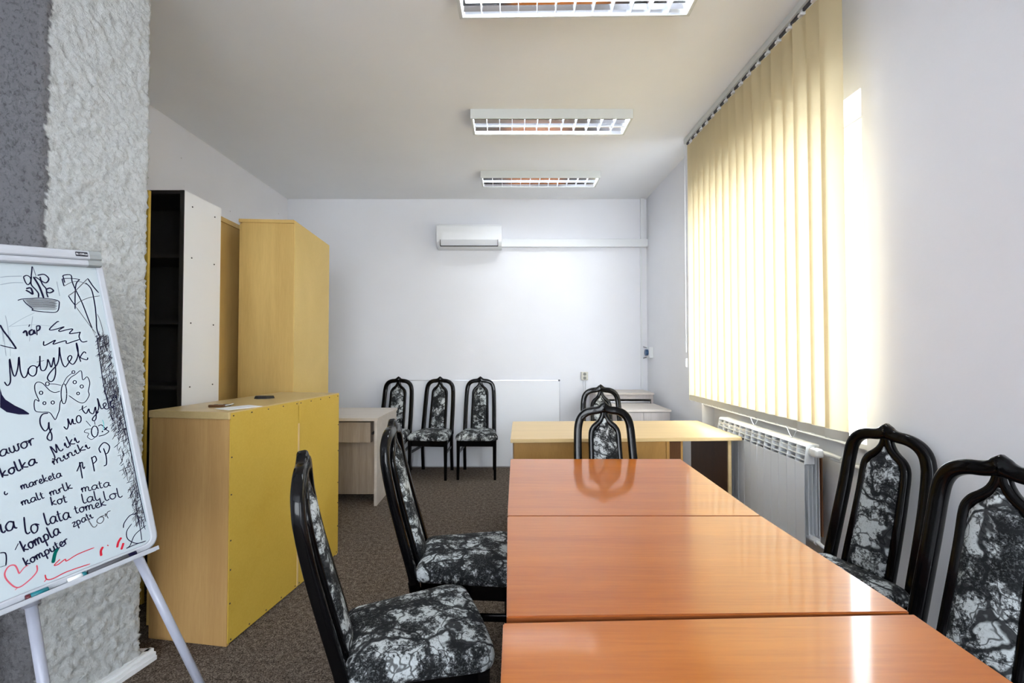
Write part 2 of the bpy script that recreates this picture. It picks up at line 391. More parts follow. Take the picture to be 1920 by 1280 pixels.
def make_chair(label, grp):
    t = thing('dining_chair', label, 'chair', group=grp)
    # cushion
    bm = BM(); prev = None
    def ring(ins, z):
        return [bm.verts.new((x, y, z)) for x, y in seat_outline(ins)]
    for ins, z in ((.012, .428), (0, .436), (-.002, .455), (0, .470), (.008, .484), (.022, .494), (.045, .501), (.085, .507), (.13, .510)):
        r = ring(ins, z)
        if prev:
            for k in range(len(r)): bm.faces.new((prev[k], prev[(k + 1) % len(r)], r[(k + 1) % len(r)], r[k]))
        else: bm.faces.new(r[::-1])
        prev = r
    bm.faces.new(prev)
    obj('seat', bm, M_fab, t, True)
    # apron
    bm = BM()
    o1 = [(-.19, -.165), (.19, -.205), (.19, .205), (-.19, .165)]
    a = [bm.verts.new((x, y, .36)) for x, y in o1]; b = [bm.verts.new((x, y, .429)) for x, y in o1]
    for k in range(4): bm.faces.new((a[k], a[(k + 1) % 4], b[(k + 1) % 4], b[k]))
    bm.faces.new(a[::-1]); bm.faces.new(b)
    obj('apron', bm, M_black, t)
    for s in (-1, 1):
        bm = BM(); sweep(bm, [(.195, s * .203, 0), (.19, s * .200, .428)], [.028, .040], [.028, .040], (1, 0, 0), 8, .35); obj('leg', bm, M_black, t)
        bm = BM(); zz = [0, .08, .16, .24, .32, .40, .44]
        sweep(bm, [(sm(z), s * .175, z) for z in zz], .036, [.034, .037, .04, .042, .045, .046, .046], (1, 0, 0), 8, .4); obj('leg', bm, M_black, t)
        bm = BM(); sweep(bm, [(-.2, s * .175, .29), (.185, s * .200, .29)], .018, .03, (0, 0, 1), 8, .4); obj('stretcher', bm, M_black, t)
    # outer arch
    half = [(.173, .43), (.172, .55), (.170, .70), (.167, .82), (.164, .90), (.160, .945), (.151, .985), (.133, 1.015), (.108, 1.034), (.078, 1.044), (.05, 1.047), (.028, 1.052), (.012, 1.059), (0, 1.069)]
    half = [tuple(p)[:2] for p in [(v.x, v.y) for v in catmull([V((a, b, 0)) for a, b in half], 3)]]
    P = [(sm(z), y, z) for y, z in half] + [(sm(z), -y, z) for y, z in half[-2::-1]]
    W = [.048 if abs(p[1]) > .03 else .048 + .008 * (1 - abs(p[1]) / .03) for p in P]
    bm = BM(); sweep(bm, P, W, .038, (1, 0, .15), 16, .5); obj('back_frame', bm, M_black, t, True)
    # inner ogee frame
    h2 = [(.092, .43), (.091, .55), (.088, .70), (.085, .82), (.084, .885), (.079, .922), (.064, .948), (.044, .965), (.026, .983), (.014, 1.003), (.008, 1.02), (.005, 1.036)]
    h2 = [(v.x, v.y) for v in catmull([V((a, b, 0)) for a, b in h2], 3)]
    bm = BM()
    for s in (1, -1):
        sweep(bm, [(sm(z) + (.006 if z < .95 else .006 - .08 * (z - .95)), s * y, z) for y, z in h2], .032, .034, (1, 0, .15), 12, .5)
    obj('splat_frame', bm, M_black, t, True)
    # upholstered panel
    h3 = [(.083, .45), (.082, .52), (.080, .60), (.078, .70), (.076, .80), (.074, .87), (.068, .912), (.050, .938), (.030, .957), (.014, .977), (.003, 1.0)]
    bm = BM(); rows = []; K = 8
    for y, z in h3:
        row = []
        for side in (1, -1):
            for k in range(K + 1):
                u = -1 + 2 * k / K; bulge = .017 * (1 - u * u) ** .5 * min(1, y / .05)
                row.append(bm.verts.new((sm(z) + .008 + side * (.010 + bulge * (1.2 if side > 0 else .4)), u * y * side, z)))
        rows.append(row)
    for r0, r1 in zip(rows, rows[1:]):
        n = len(r0)
        for k in range(n): bm.faces.new((r0[k], r0[(k + 1) % n], r1[(k + 1) % n], r1[k]))
    bm.faces.new(rows[0][::-1]); bm.faces.new(rows[-1]); bmesh.ops.recalc_face_normals(bm, faces=bm.faces)
    obj('back_panel', bm, M_fab, t, True)
    return t
chair0 = None
def dup(root, loc, rz, label, group=None):
    r = root.copy(); C.objects.link(r); r.location = loc; r.rotation_euler = (0, 0, rz); r['label'] = label
    if group: r['group'] = group
    for ch in list(root.children):
        c = ch.copy(); C.objects.link(c); c.parent = r
        for g in ch.children:
            d = g.copy(); C.objects.link(d); d.parent = c
    return r
CH = [((-.325, 1.585), 19, 'black chair with tree-print fabric, nearest on the left of the long table'),
      ((-.19, 2.155), 2, 'black chair with tree-print seat half under the table, second on the left'),
      ((1.312, 1.915), 180 + 15, 'black high-back chair beside the radiator, right of the long table'),
      ((1.175, 1.315), 180 + 16, 'black high-back chair at the right edge, nearest on the right of the table'),
      ((.592, 2.50), -90, 'black high-back chair at the far end of the long table, mirrored in it'),
      ((.862, 3.945), -90, 'black chair behind the pale beech desk, only its top showing'),
      ((-1.35, 5.235), -93, 'black chair on the left of the back-wall three, partly behind grey desk'),
      ((-.865, 5.245), -96, 'middle one of the three black chairs along the leaning whiteboard'),
      ((-.345, 5.25), -91, 'rightmost of the three black chairs along the leaning whiteboard')]
for i, ((x, y), a, lb) in enumerate(CH):
    if chair0 is None:
        chair0 = make_chair(lb, 'black lacquered chairs with tree-print upholstery'); chair0.location = (x, y, 0); chair0.rotation_euler = (0, 0, math.radians(a))
    else: dup(chair0, (x, y, 0), math.radians(a), lb)

# ------------------------------------------------------------------ long conference table: three tables pushed together
def conf_table(quad, label):
    cx = sum(p[0] for p in quad) / 4; cy = sum(p[1] for p in quad) / 4
    t = thing('conference_table', label, 'table', (cx, cy, 0), group='cherry tables pushed together')
    q = [V((x - cx, y - cy, 0)) for x, y in quad]
    bm = BM(); a = [bm.verts.new(v + V((0, 0, .762))) for v in q]; b = [bm.verts.new(v + V((0, 0, .79))) for v in q]
    for k in range(4): bm.faces.new((a[k], a[(k + 1) % 4], b[(k + 1) % 4], b[k]))
    bm.faces.new(a[::-1]); bm.faces.new(b); bmesh.ops.recalc_face_normals(bm, faces=bm.faces)
    bmesh.ops.bevel(bm, geom=list(bm.edges), offset=.003, segments=2, affect='EDGES')
    for f in bm.faces:
        if f.normal.z < .5: f.material_index = 1
    obj('tabletop', bm, [M_cherry, M_cherry_edge], t)
    ins = [V((v.x * (1 - .12), v.y * (1 - .14), 0)) for v in q]
    for k in range(4):
        bm = BM(); p0, p1 = ins[k], ins[(k + 1) % 4]
        sweep(bm, [p0 + V((0, 0, .728)), p1 + V((0, 0, .728))], .02, .066, (0, 0, 1), 8, .3); obj('apron', bm, M_cherry_edge, t)
        bm = BM(); sweep(bm, [ins[k], ins[k] + V((0, 0, .762))], .05, .05, (1, 0, 0), 8, .3); obj('leg', bm, M_black, t)
conf_table([(-.003, 1.760), (.962, 1.760), (.998, 2.671), (.013, 2.671)], 'glossy cherry table at the far end of the row of three')
conf_table([(-.004, 1.099), (.967, 1.119), (.963, 1.756), (-.003, 1.756)], 'glossy cherry table in the middle of the row of three')
conf_table([(-.024, .15), (.925, .13), (.969, 1.110), (-.012, 1.075)], 'glossy cherry table nearest the camera with white window glare')

# ------------------------------------------------------------------ beech desk
t = thing('office_desk', 'pale beech desk with walnut side panel standing beyond the cherry tables', 'desk', (.85, 3.65, 0))
bm = BM(); pts = [(.015, 3.215), (1.672, 3.292), (1.674, 4.07), (.038, 4.02)]
a = [bm.verts.new((x - .85, y - 3.65, .772)) for x, y in pts]; b = [bm.verts.new((x - .85, y - 3.65, .797)) for x, y in pts]
for k in range(4): bm.faces.new((a[k], a[(k + 1) % 4], b[(k + 1) % 4], b[k]))
bm.faces.new(a[::-1]); bm.faces.new(b); bmesh.ops.bevel(bm, geom=list(bm.edges), offset=.003, segments=2, affect='EDGES')
obj('desktop', bm, M_beech, t)
obj('modesty_panel', box((.04 - .85, 3.27 - 3.65, .06), (1.12 - .85, 3.288 - 3.65, .772), .001), M_oak, t)
obj('side_panel', box((.04 - .85, 3.29 - 3.65, 0), (.058 - .85, 3.98 - 3.65, .772), .001), M_oak, t)
bm = BM(); add_box(bm, (1.12 - .85, 3.262 - 3.65, 0), (1.142 - .85, 3.70 - 3.65, .772), .001); obj('side_panel', bm, M_oak, t)
obj('pedestal_front', box((1.142 - .85, 3.30 - 3.65, .05), (1.235 - .85, 3.32 - 3.65, .772), .001), M_brown, t)
obj('side_panel', box((1.235 - .85, 3.30 - 3.65, 0), (1.25 - .85, 3.70 - 3.65, .772), .001), M_oak, t)
sp = obj('side_panel', box((1.585 - .85, 3.335 - 3.65, 0), (1.603 - .85, 4.0 - 3.65, .772), .001), M_brown, t); sp['label'] = 'dark walnut side panel'
obj('edge_strip', box((1.583 - .85, 3.318 - 3.65, 0), (1.606 - .85, 3.335 - 3.65, .772), .001), M_beech, t)

# ------------------------------------------------------------------ grey oak desk (left)
t = thing('office_desk', 'grey oak desk behind the yellow cupboard with a slim drawer', 'desk', (-1.9, 4.57, 0))
ox, oy = -1.9, 4.57
def lb(x0, y0, z0, x1, y1, z1, bev=.001): return box((x0 - ox, y0 - oy, z0), (x1 - ox, y1 - oy, z1), bev)
obj('desktop', lb(-2.6, 4.195, .772, -1.192, 4.955, .80, .002), M_greyt, t)
obj('side_panel', lb(-1.225, 4.21, 0, -1.20, 4.94, .772), M_greyt, t)
obj('side_panel', lb(-2.58, 4.21, 0, -2.555, 4.94, .772), M_greyt, t)
obj('modesty_panel', lb(-2.555, 4.33, .07, -1.228, 4.348, .772), M_grey, t)
d = obj('drawer', lb(-2.0, 4.235, .57, -1.268, 4.32, .755), M_grey, t)
obj('drawer_runner', lb(-1.262, 4.25, .64, -1.245, 4.325, .66), M_dark, d)

# drawer cabinets in the far corner
t = thing('drawer_cabinet', 'ash grey drawer cabinet in the back right corner, taller one behind', 'cabinet', (1.36, 5.4, 0))
ox, oy = 1.36, 5.4
obj('cabinet_top', lb(.985, 5.18, .915, 1.645, 5.62, .937, .002), M_greyt, t)
bm = BM()
for lo, hi in (((.99 - ox, 5.20 - oy, 0), (1.01 - ox, 5.60 - oy, .915)), ((1.615 - ox, 5.20 - oy, 0), (1.64 - ox, 5.60 - oy, .915)), ((1.01 - ox, 5.585 - oy, 0), (1.615 - ox, 5.60 - oy, .915)), ((1.01 - ox, 5.22 - oy, 0), (1.615 - ox, 5.585 - oy, .05))): add_box(bm, lo, hi, .001)
obj('body', bm, M_ash, t)
obj('top_rail', lb(1.01, 5.20, .865, 1.615, 5.215, .915), M_ash, t)
for z in (.60, .34, .08):
    d = obj('drawer', lb(1.015, 5.225, z, 1.61, 5.55, z + .24), M_ash, t)
    obj('handle', lb(1.015, 5.215, z + .225, 1.61, 5.225, z + .24), M_metal, d)
t = thing('drawer_cabinet', 'ash grey cabinet behind the beech desk, lower one in front', 'cabinet', (1.38, 4.9, 0))
ox, oy = 1.38, 4.9
obj('cabinet_top', lb(1.08, 4.60, .800, 1.632, 5.165, .822, .002), M_greyt, t)
obj('body', lb(1.09, 4.63, 0, 1.625, 5.15, .80), M_ash, t)
for k in range(2):
    d = obj('door', lb(1.094 + k * .265, 4.612, .04, 1.356 + k * .265, 4.63, .795), M_ash, t)
    obj('handle', lb(1.335 + k * .03, 4.597, .45, 1.345 + k * .03, 4.612, .58), M_metal, d)

# ------------------------------------------------------------------ low yellow cupboard turned backwards
t = thing('low_cupboard', 'low tan cupboard turned backwards showing its yellow hardboard back', 'cupboard', (-1.345, 2.225, 0), -math.radians(9))
Wd, Ln, Hh = .435, 1.01, 1.12     # local: x from -Wd to 0, y from 0 to Ln
obj('side_panel', box((-Wd, 0, 0), (-.004, .018, Hh - .035), .001), M_tan_dark, t)
obj('side_panel', box((-Wd, Ln - .018, 0), (-.004, Ln, Hh - .035), .001), M_tan, t)
obj('bottom_panel', box((-Wd, .018, .05), (-.004, Ln - .018, .07)), M_tan, t)
obj('shelf', box((-Wd + .02, .018, .55), (-.004, Ln - .018, .57)), M_tan, t)
obj('top_panel', box((-Wd - .012, -.008, Hh - .035), (.0, Ln + .004, Hh), .003), M_tan_top, t)
ysm = .545
b1 = obj('back_board', box((-.004, .004, .012), (.0015, ysm - .003, Hh - .006)), M_hard, t)
b2 = obj('back_board', box((-.004, ysm + .003, .012), (.0015, Ln - .002, Hh - .006)), M_hard, t)
obj('seam_strip', box((.0015, ysm - .006, .02), (.005, ysm + .006, Hh - .14)), M_beech, t)
bm = BM(); random.seed(4)
for (ya, yb) in ((.02, ysm - .02), (ysm + .02, Ln - .02)):
    for k in range(5):
        y = ya + (yb - ya) * k / 4
        for z in (.025, Hh - .02): add_box(bm, (.001, y - .003, z - .003), (.004, y + .003, z + .003))
for z in [.2, .36, .5, .72, .9]:
    for y in (.012, Ln - .01): add_box(bm, (.001, y - .003, z - .003), (.004, y + .003, z + .003))
obj('nails', bm, M_screw, t)
# two doors on the far side
for a in (0, 1): obj('door', box((-Wd - .018, .004 + a * .504, .06), (-Wd - .001, .504 + a * .502, Hh - .04), .001), M_tan, t)

# items on the cupboard
def on_cup(x, y): 
    c, s = math.cos(-math.radians(9)), math.sin(-math.radians(9)); return (-1.345 + c * x - s * y, 2.225 + s * x + c * y)
def proj(p):
    v = V(p) - V((0, 0, HCAM)); F = V((0, math.cos(TH), math.sin(TH))); U = V((0, -math.sin(TH), math.cos(TH))); k = v.dot(F)
    return VX + FPX * v.x / k, PY0 - FPX * v.dot(U) / k
def ray(px, py): return V((0, math.cos(TH), math.sin(TH))) * FPX + V((1, 0, 0)) * (px - VX) + V((0, -math.sin(TH), math.cos(TH))) * (PY0 - py)
t = thing('latch', 'small brown and silver latch lying on the low cupboard near its left end', 'hardware', (-1.532, 2.43, Hh), math.radians(5))
obj('base_bar', box((-.045, -.012, 0), (.035, .006, .012), .002), M_brown, t); obj('bar', box((-.04, .03, 0), (.045, .042, .01), .002), M_ink2, t)
bm = BM(); tube(bm, [(.035, 0, .006), (.055, .01, .01), (.06, .03, .012), (.05, .036, .01)], .004, 8, 4); add_box(bm, (-.01, .004, .002), (.01, .032, .012), .002); obj('hasp', bm, M_metal, t)
bm = BM(); L = [(-.06, 0), (-.05, -.03), (-.02, -.045), (.03, -.035), (.06, .005), (.05, .012), (-.05, .012)]
a = [bm.verts.new((x, y, 0)) for x, y in L]; b = [bm.verts.new((x * .9, y * .9, .016)) for x, y in L]
for k in range(7): bm.faces.new((a[k], a[(k + 1) % 7], b[(k + 1) % 7], b[k]))
bm.faces.new(a[::-1]); bm.faces.new(b)
o = obj('cable_clip', bm, M_black_in); o.location = (-1.515, 2.86, Hh); tag(o, 'small flat black plastic piece lying further back on the low cupboard', 'plastic piece')
bm = BM(); add_box(bm, (-.06, -.09, 0), (.06, .09, .0015)); o = obj('paper_sheet', bm, M_paper); o.location = (-1.405, 2.40, Hh); o.rotation_euler = (0, 0, -.5)
tag(o, 'white scrap of paper at the near edge of the low cupboard top', 'paper')

# ------------------------------------------------------------------ black bookcase with white side
t = thing('bookcase', 'tall black open bookcase with a white screwed side panel', 'bookcase', (-1.945, 2.735, 0))
BW, BD, BH = .78, .352, 2.38
sp = obj('side_panel', box((-.02, .004, 0), (0, BD, BH), .001), M_white, t); sp['label'] = 'white side panel with screw heads'
obj('side_panel', box((-BW, .004, 0), (-BW + .02, BD, BH)), M_black_in, t)
obj('edge_strip', box((-.024, -.002, 0), (-.001, .004, BH)), M_black_in, t)
obj('inner_face', box((-.024, .004, 0), (-.02, BD - .01, BH)), M_black_in, t)
obj('top_panel', box((-BW, 0, BH - .022), (-.02, BD, BH)), M_black_in, t)
obj('back_board', box((-BW + .02, BD - .008, 0), (-.02, BD - .002, BH)), M_black_in, t)
for z in (.04, .42, .80, 1.195, 1.585, 1.985): obj('shelf', box((-BW + .02, .01, z - .01), (-.024, BD - .01, z + .012)), M_black_in, t)
bm = BM()
for z in (2.30, 1.985, 1.585, 1.195, .80, .42, .04):
    for y in (.07, .285): cyl(bm, (-.001, y, z), (.003, y, z), .0045, 8)
obj('screws', bm, M_screw, t)
# leaning tan panel at the pier
o = obj('wooden_panel', box((-.32, -.009, 0), (0, .009, 2.33), .002), M_hard); o.location = (-2.045, 2.60, 0); tag(o, 'narrow yellow board showing between the pier and the black bookcase', 'board')
o = obj('wooden_panel', box((-.5, -.009, 0), (0, .009, .80), .002), M_oak); o.location = (-1.835, 1.62, 0); tag(o, 'brown board leaning at the grey pier front, bottom left corner', 'board')

# tall cupboards
t = thing('tall_cupboard', 'tall tan cupboard standing in shadow right behind the bookcase', 'cupboard', (-2.062, 3.12, 0), math.radians(1.5))
obj('side_panel', box((-.02, 0, 0), (0, .50, 2.345), .001), M_tan, t)
obj('side_panel', box((-.62, 0, 0), (-.60, .50, 2.345), .001), M_tan, t)
obj('back_board', box((-.60, .01, .02), (-.02, .018, 2.345)), M_hard, t)
obj('door', box((-.60, .482, .05), (-.312, .50, 2.34), .001), M_tan, t); obj('door', box((-.308, .482, .05), (-.02, .50, 2.34), .001), M_tan, t)
obj('top_panel', box((-.625, -.008, 2.345), (.008, .51, 2.38), .002), M_tan, t)
for z in (.05, .6, 1.2, 1.8): obj('shelf', box((-.60, .02, z), (-.02, .48, z + .018)), M_tan, t)

ang = math.atan2(.062, .816)
t = thing('tall_cupboard', 'tall tan cupboard with its yellow back to the desks, next to the back wall', 'cupboard', (-1.578, 3.372, 0), ang)
D2, L2 = .375, .81
obj('side_panel', box((-D2, 0, 0), (-.003, .018, 2.355), .001), M_tan, t)
obj('side_panel', box((-D2, L2 - .018, 0), (-.003, L2, 2.355), .001), M_tan, t)
obj('back_board', box((-.003, .002, .01), (.002, L2 - .002, 2.375)), wood('sand_hardboard', (.70, .51, .18), (.64, .46, .155), (1, 1, 1), .5, fine=90), t)
obj('top_panel', box((-D2 - .02, -.01, 2.355), (-.003, L2 + .0, 2.38), .002), M_tan, t)
for z in (.05, .6, 1.2, 1.8): obj('shelf', box((-D2 + .02, .018, z), (-.003, L2 - .018, z + .018)), M_tan, t)
for a in (0, 1): obj('door', box((-D2 - .018, .003 + a * L2 / 2, .05), (-D2 - .001, L2 / 2 - .003 + a * L2 / 2, 2.35), .001), M_tan, t)

# ------------------------------------------------------------------ large whiteboard leaning on the back wall
t = thing('whiteboard', 'large blank whiteboard standing on the floor behind the three chairs', 'whiteboard', (-.41, 5.60, 0)); t.rotation_euler = (-math.radians(3.0), 0, 0)
wx = 1.035
obj('writing_surface', box((-wx, -.006, .012), (wx, .006, 1.045)), mat('blank_board', (.84, .86, .90), .5, spec=.3), t)
bm = BM()
for lo, hi in (((-wx - .004, -.009, 0), (wx + .004, .008, .013)), ((-wx - .004, -.009, 1.043), (wx + .004, .008, 1.054)), ((-wx - .006, -.009, 0), (-wx, .008, 1.054)), ((wx, -.009, 0), (wx + .006, .008, 1.054))): add_box(bm, lo, hi, .001)
obj('board_frame', bm, M_metal, t)
for x in (-wx, wx):
    for z in (.012, 1.048): obj('corner_cap', box((x - .011, -.013, z - .011), (x + .011, .008, z + .011), .003), M_ink2, t)

# ------------------------------------------------------------------ air conditioner, ducts, thermostat, socket
t = thing('air_conditioner', 'white split air conditioner high on the back wall', 'air conditioner', (-.475, YB, 2.81))
bm = BM(); prof = [(0, -.145), (-.10, -.145), (-.165, -.125), (-.19, -.085), (-.20, .04), (-.195, .11), (-.175, .14), (0, .145)]; hw = .395
a = [bm.verts.new((-hw, y, z)) for y, z in prof]; b = [bm.verts.new((hw, y, z)) for y, z in prof]
for k in range(8): bm.faces.new((a[k], a[(k + 1) % 8], b[(k + 1) % 8], b[k]))
bm.faces.new(a); bm.faces.new(b[::-1]); bmesh.ops.recalc_face_normals(bm, faces=bm.faces); bmesh.ops.bevel(bm, geom=list(bm.edges), offset=.006, segments=2, affect='EDGES')
obj('body', bm, M_plastic, t)
bm = BM(); a = [bm.verts.new((x, y, z)) for x, y, z in ((-.345, -.204, -.055), (.345, -.204, -.055), (.345, -.178, -.125), (-.345, -.178, -.125))]
b = [bm.verts.new(v.co + V((0, .008, .002))) for v in a]
bm.faces.new(a); bm.faces.new(b[::-1])
for k in range(4): bm.faces.new((a[k], b[k], b[(k + 1) % 4], a[(k + 1) % 4]))
obj('air_flap', bm, mat('flap', (.72, .74, .77), .4), t)
bm = BM(); add_box(bm, (-.35, -.197, -.133), (.35, -.172, -.127)); add_box(bm, (-.351, -.205, -.13), (-.346, -.17, -.055)); add_box(bm, (.346, -.205, -.13), (.351, -.17, -.055)); obj('vent_gap', bm, M_dark, t)
o = obj('duct_cover', box((-.085, YB - .06, 2.70), (XR, YB, 2.80), .006), M_plastic); tag(o, 'white trunking running right from the air conditioner', 'duct')
o = obj('cable_duct', box((1.648, YB - .018, .94), (1.672, YB, 2.70), .002), M_plastic); tag(o, 'thin white vertical cable duct below the trunking in the corner', 'duct')
o = obj('cable_duct', box((1.652, YB - .03, 2.80), (1.70, YB, ZC), .002), M_plastic); tag(o, 'white vertical duct from the trunking up to the ceiling', 'duct')
t = thing('thermostat', 'small white wall box with a dark blue dial in the far corner', 'thermostat', (XR, 5.56, 1.39))
obj('housing', box((-.045, -.07, -.065), (0, .05, .065), .004), M_plastic, t)
bm = BM(); cyl(bm, (-.045, .0, 0), (-.075, .0, 0), .038, 20); obj('dial', bm, M_blue, t)
bm = BM(); cyl(bm, (-.01, .06, .05), (-.06, .13, .07), .004, 6); cyl(bm, (-.01, .06, -.05), (-.06, .13, -.07), .004, 6); obj('bracket', bm, M_ink2, t)
t = thing('wall_socket', 'double cream power socket on the back wall above the chairs', 'socket', (.946, YB, 1.098))
obj('socket_plate', box((-.042, -.035, -.05), (.042, 0, .05), .006), M_socket, t)
for z in (-.024, .024):
    bm = BM(); cyl(bm, (0, -.0345, z), (0, -.0375, z), .019, 20); e = obj('socket_well', bm, mat('socket_grey', (.25, .25, .22), .5), t)
    bm = BM()
    for x in (-.008, .008): cyl(bm, (x, -.037, z), (x, -.0385, z), .0028, 8)
    obj('contact_hole', bm, M_dark, e)
for k, x in enumerate((.935, .962)):
    bm = BM(); tube(bm, [(x, YB - .012, 1.045), (x + .004, YB - .015, .85), (x - .006, YB - .015, .6), (x, YB - .012, .3)], .004, 8, 5)
    tag(obj('power_cable', bm, M_plastic), ('left' if k == 0 else 'right') + ' one of two white cables hanging below the power socket', 'cable')

# ------------------------------------------------------------------ ceiling lamps
def lamp(x0, x1, y0, y1, label, rz=0):
    cx, cy = (x0 + x1) / 2, (y0 + y1) / 2; hx, hy, h = (x1 - x0) / 2, (y1 - y0) / 2, .075
    t = thing('ceiling_light', label, 'ceiling light', (cx, cy, ZC), rz, 'louvred fluorescent ceiling lights')
    bm = BM()
    add_box(bm, (-hx, -hy, -h), (hx, -hy + .012, 0)); add_box(bm, (-hx, hy - .012, -h), (hx, hy, 0))
    add_box(bm, (-hx, -hy + .012, -h), (-hx + .018, hy - .012, 0)); add_box(bm, (hx - .018, -hy + .012, -h), (hx, hy - .012, 0))
    add_box(bm, (-hx + .018, -hy + .012, -.008), (hx - .018, hy - .012, 0))
    obj('housing', bm, mat('lamp_housing', (.66, .68, .66), .4) if 'lamp_housing' not in bpy.data.materials else bpy.data.materials['lamp_housing'], t)
    xi, yi = hx - .02, hy - .014
    bm = BM()
    def ref(pr):
        for k in range(len(pr) - 1):
            (ya, za), (yb, zb) = pr[k], pr[k + 1]
            bm.faces.new([bm.verts.new(p) for p in ((-xi, ya, za), (xi, ya, za), (xi, yb, zb), (-xi, yb, zb))])
    for s in (-1, 1):
        ref([(s * yi, -.072), (s * (yi - .008), -.05), (s * (yi - .022), -.028), (s * (yi - .045), -.012)])
        ref([(s * .008, -.072), (s * .013, -.05), (s * .026, -.028), (s * .045, -.012)])
    obj('reflector', bm, M_mirror, t, False)
    obj('centre_spine', box((-xi, -.008, -.073), (xi, .008, -.068)), M_mirror, t)
    N = 12
    for k in range(1, N):
        x = -xi + 2 * xi * k / N; bm = BM()
        pr = [(-yi, -.072), (yi, -.072), (yi, -.036), (-yi, -.036)]
        a = [bm.verts.new((x - .002, y, z)) if z > -.07 else bm.verts.new((x - .0008, y, z)) for y, z in pr]
        b = [bm.verts.new((x + .002, y, z)) if z > -.07 else bm.verts.new((x + .001, y, z)) for y, z in pr]
        bm.faces.new(a); bm.faces.new(b[::-1])
        for q in range(4): bm.faces.new((a[q], b[q], b[(q + 1) % 4], a[(q + 1) % 4]))
        obj('louvre_blade', bm, M_blade, t)
    for s in (-1, 1):
        bm = BM(); cyl(bm, (-xi + .02, s * (yi * .5 + .004), -.026), (xi - .02, s * (yi * .5 + .004), -.026), .013, 12); obj('tube', bm, M_tube, t)
lamp(-.27, .985, 2.19, 2.475, 'louvred fluorescent light nearest the camera, cut by the top edge', math.radians(-1))
lamp(-.298, .981, 3.566, 3.848, 'louvred fluorescent light in the middle of the row of three')
lamp(-.293, .976, 4.811, 5.094, 'louvred fluorescent light nearest the back wall')

# ------------------------------------------------------------------ vertical blind
XS = 1.60; t = thing('vertical_blind', 'cream vertical blind hanging from the ceiling in front of the window', 'blind', (XS, 3.1, 0))
ZT = 3.225
obj('head_rail', box((-.022, 1.95 - 3.1, ZC - .045), (.022, 4.09 - 3.1, ZC - .002), .003), mat('rail_aluminium', (.62, .64, .62), .45), t)
NS = 17; y0 = 2.19; pitch = (4.025 - y0) / NS; random.seed(11)
slat_me = None
for k in range(NS):
    yc = y0 + pitch * (k + .5); a = math.radians(-11 + random.uniform(-3.5, 3.5)); ww = .064
    s = V((math.sin(a), math.cos(a), 0))
    bm = BM(); n = 6; cols = []
    for i in range(n + 1):
        u = -1 + 2 * i / n; p = s * (ww * u) + V((.004 * (1 - u * u), 0, 0)); cols.append(p)
    zs = [1.028, 1.5, 2.0, 2.5, ZT + .012]
    g = [[bm.verts.new(p + V((random.uniform(-.001, .001), yc - 3.1, z))) for p in cols] for z in zs]
    for r0, r1 in zip(g, g[1:]):
        for i in range(n): bm.faces.new((r0[i], r0[i + 1], r1[i + 1], r1[i]))
    sl = obj('slat', bm, M_slat, t, True)
    bm = BM(); q = [s * (-ww), s * ww]; nn = V((s.y, -s.x, 0)) * .003
    lo = [bm.verts.new(p + o_ + V((0, yc - 3.1, z))) for z in (.983, 1.03) for p, o_ in ((q[0], -nn), (q[1], -nn), (q[1], nn), (q[0], nn))]
    for i in range(4): bm.faces.new((lo[i], lo[(i + 1) % 4], lo[4 + (i + 1) % 4], lo[4 + i]))
    bm.faces.new(lo[:4][::-1]); bm.faces.new(lo[4:]); obj('bottom_weight', bm, M_slatb, sl)
    bm = BM(); add_box(bm, (-.016, yc - 3.1 - .014, ZT + .012), (.010, yc - 3.1 + .014, ZT + .026), .002); add_box(bm, (-.004, yc - 3.1 - .006, ZT + .02), (.004, yc - 3.1 + .006, ZC - .045)); obj('hanger_clip', bm, M_plastic, sl)
    add = BM(); add_box(add, (-.006, yc - 3.1 + .022, ZC - .062), (.006, yc - 3.1 + pitch - .016, ZC - .045)); obj('carrier_spacer', add, M_ink2, t)
bm = BM(); cp = []
for k in range(NS + 1):
    y = y0 + pitch * k - 3.1; cp += [(-.012, y, .988), (-.014, y + pitch / 2, .978)]
tube(bm, cp[:-1], .0011, 6, 4); obj('link_chain', bm, M_plastic, t)
for yy, dz in ((2.62, .06), (3.02, .055)):
    bm = BM(); tube(bm, [(.015, yy - 3.1 - .05, .985), (.012, yy - 3.1, .985 - dz), (.015, yy - 3.1 + .06, .985)], .002, 6, 6); obj('link_chain', bm, M_plastic, t)
bm = BM(); cyl(bm, (-.01, 4.10 - 3.1, ZC - .04), (-.01, 4.10 - 3.1, 1.40), .002, 6); obj('pull_cord', bm, M_plastic, t)
bm = BM(); cyl(bm, (-.01, 4.10 - 3.1, 1.27), (-.01, 4.10 - 3.1, 1.345), .008, 10); obj('cord_weight', bm, M_plastic, t)

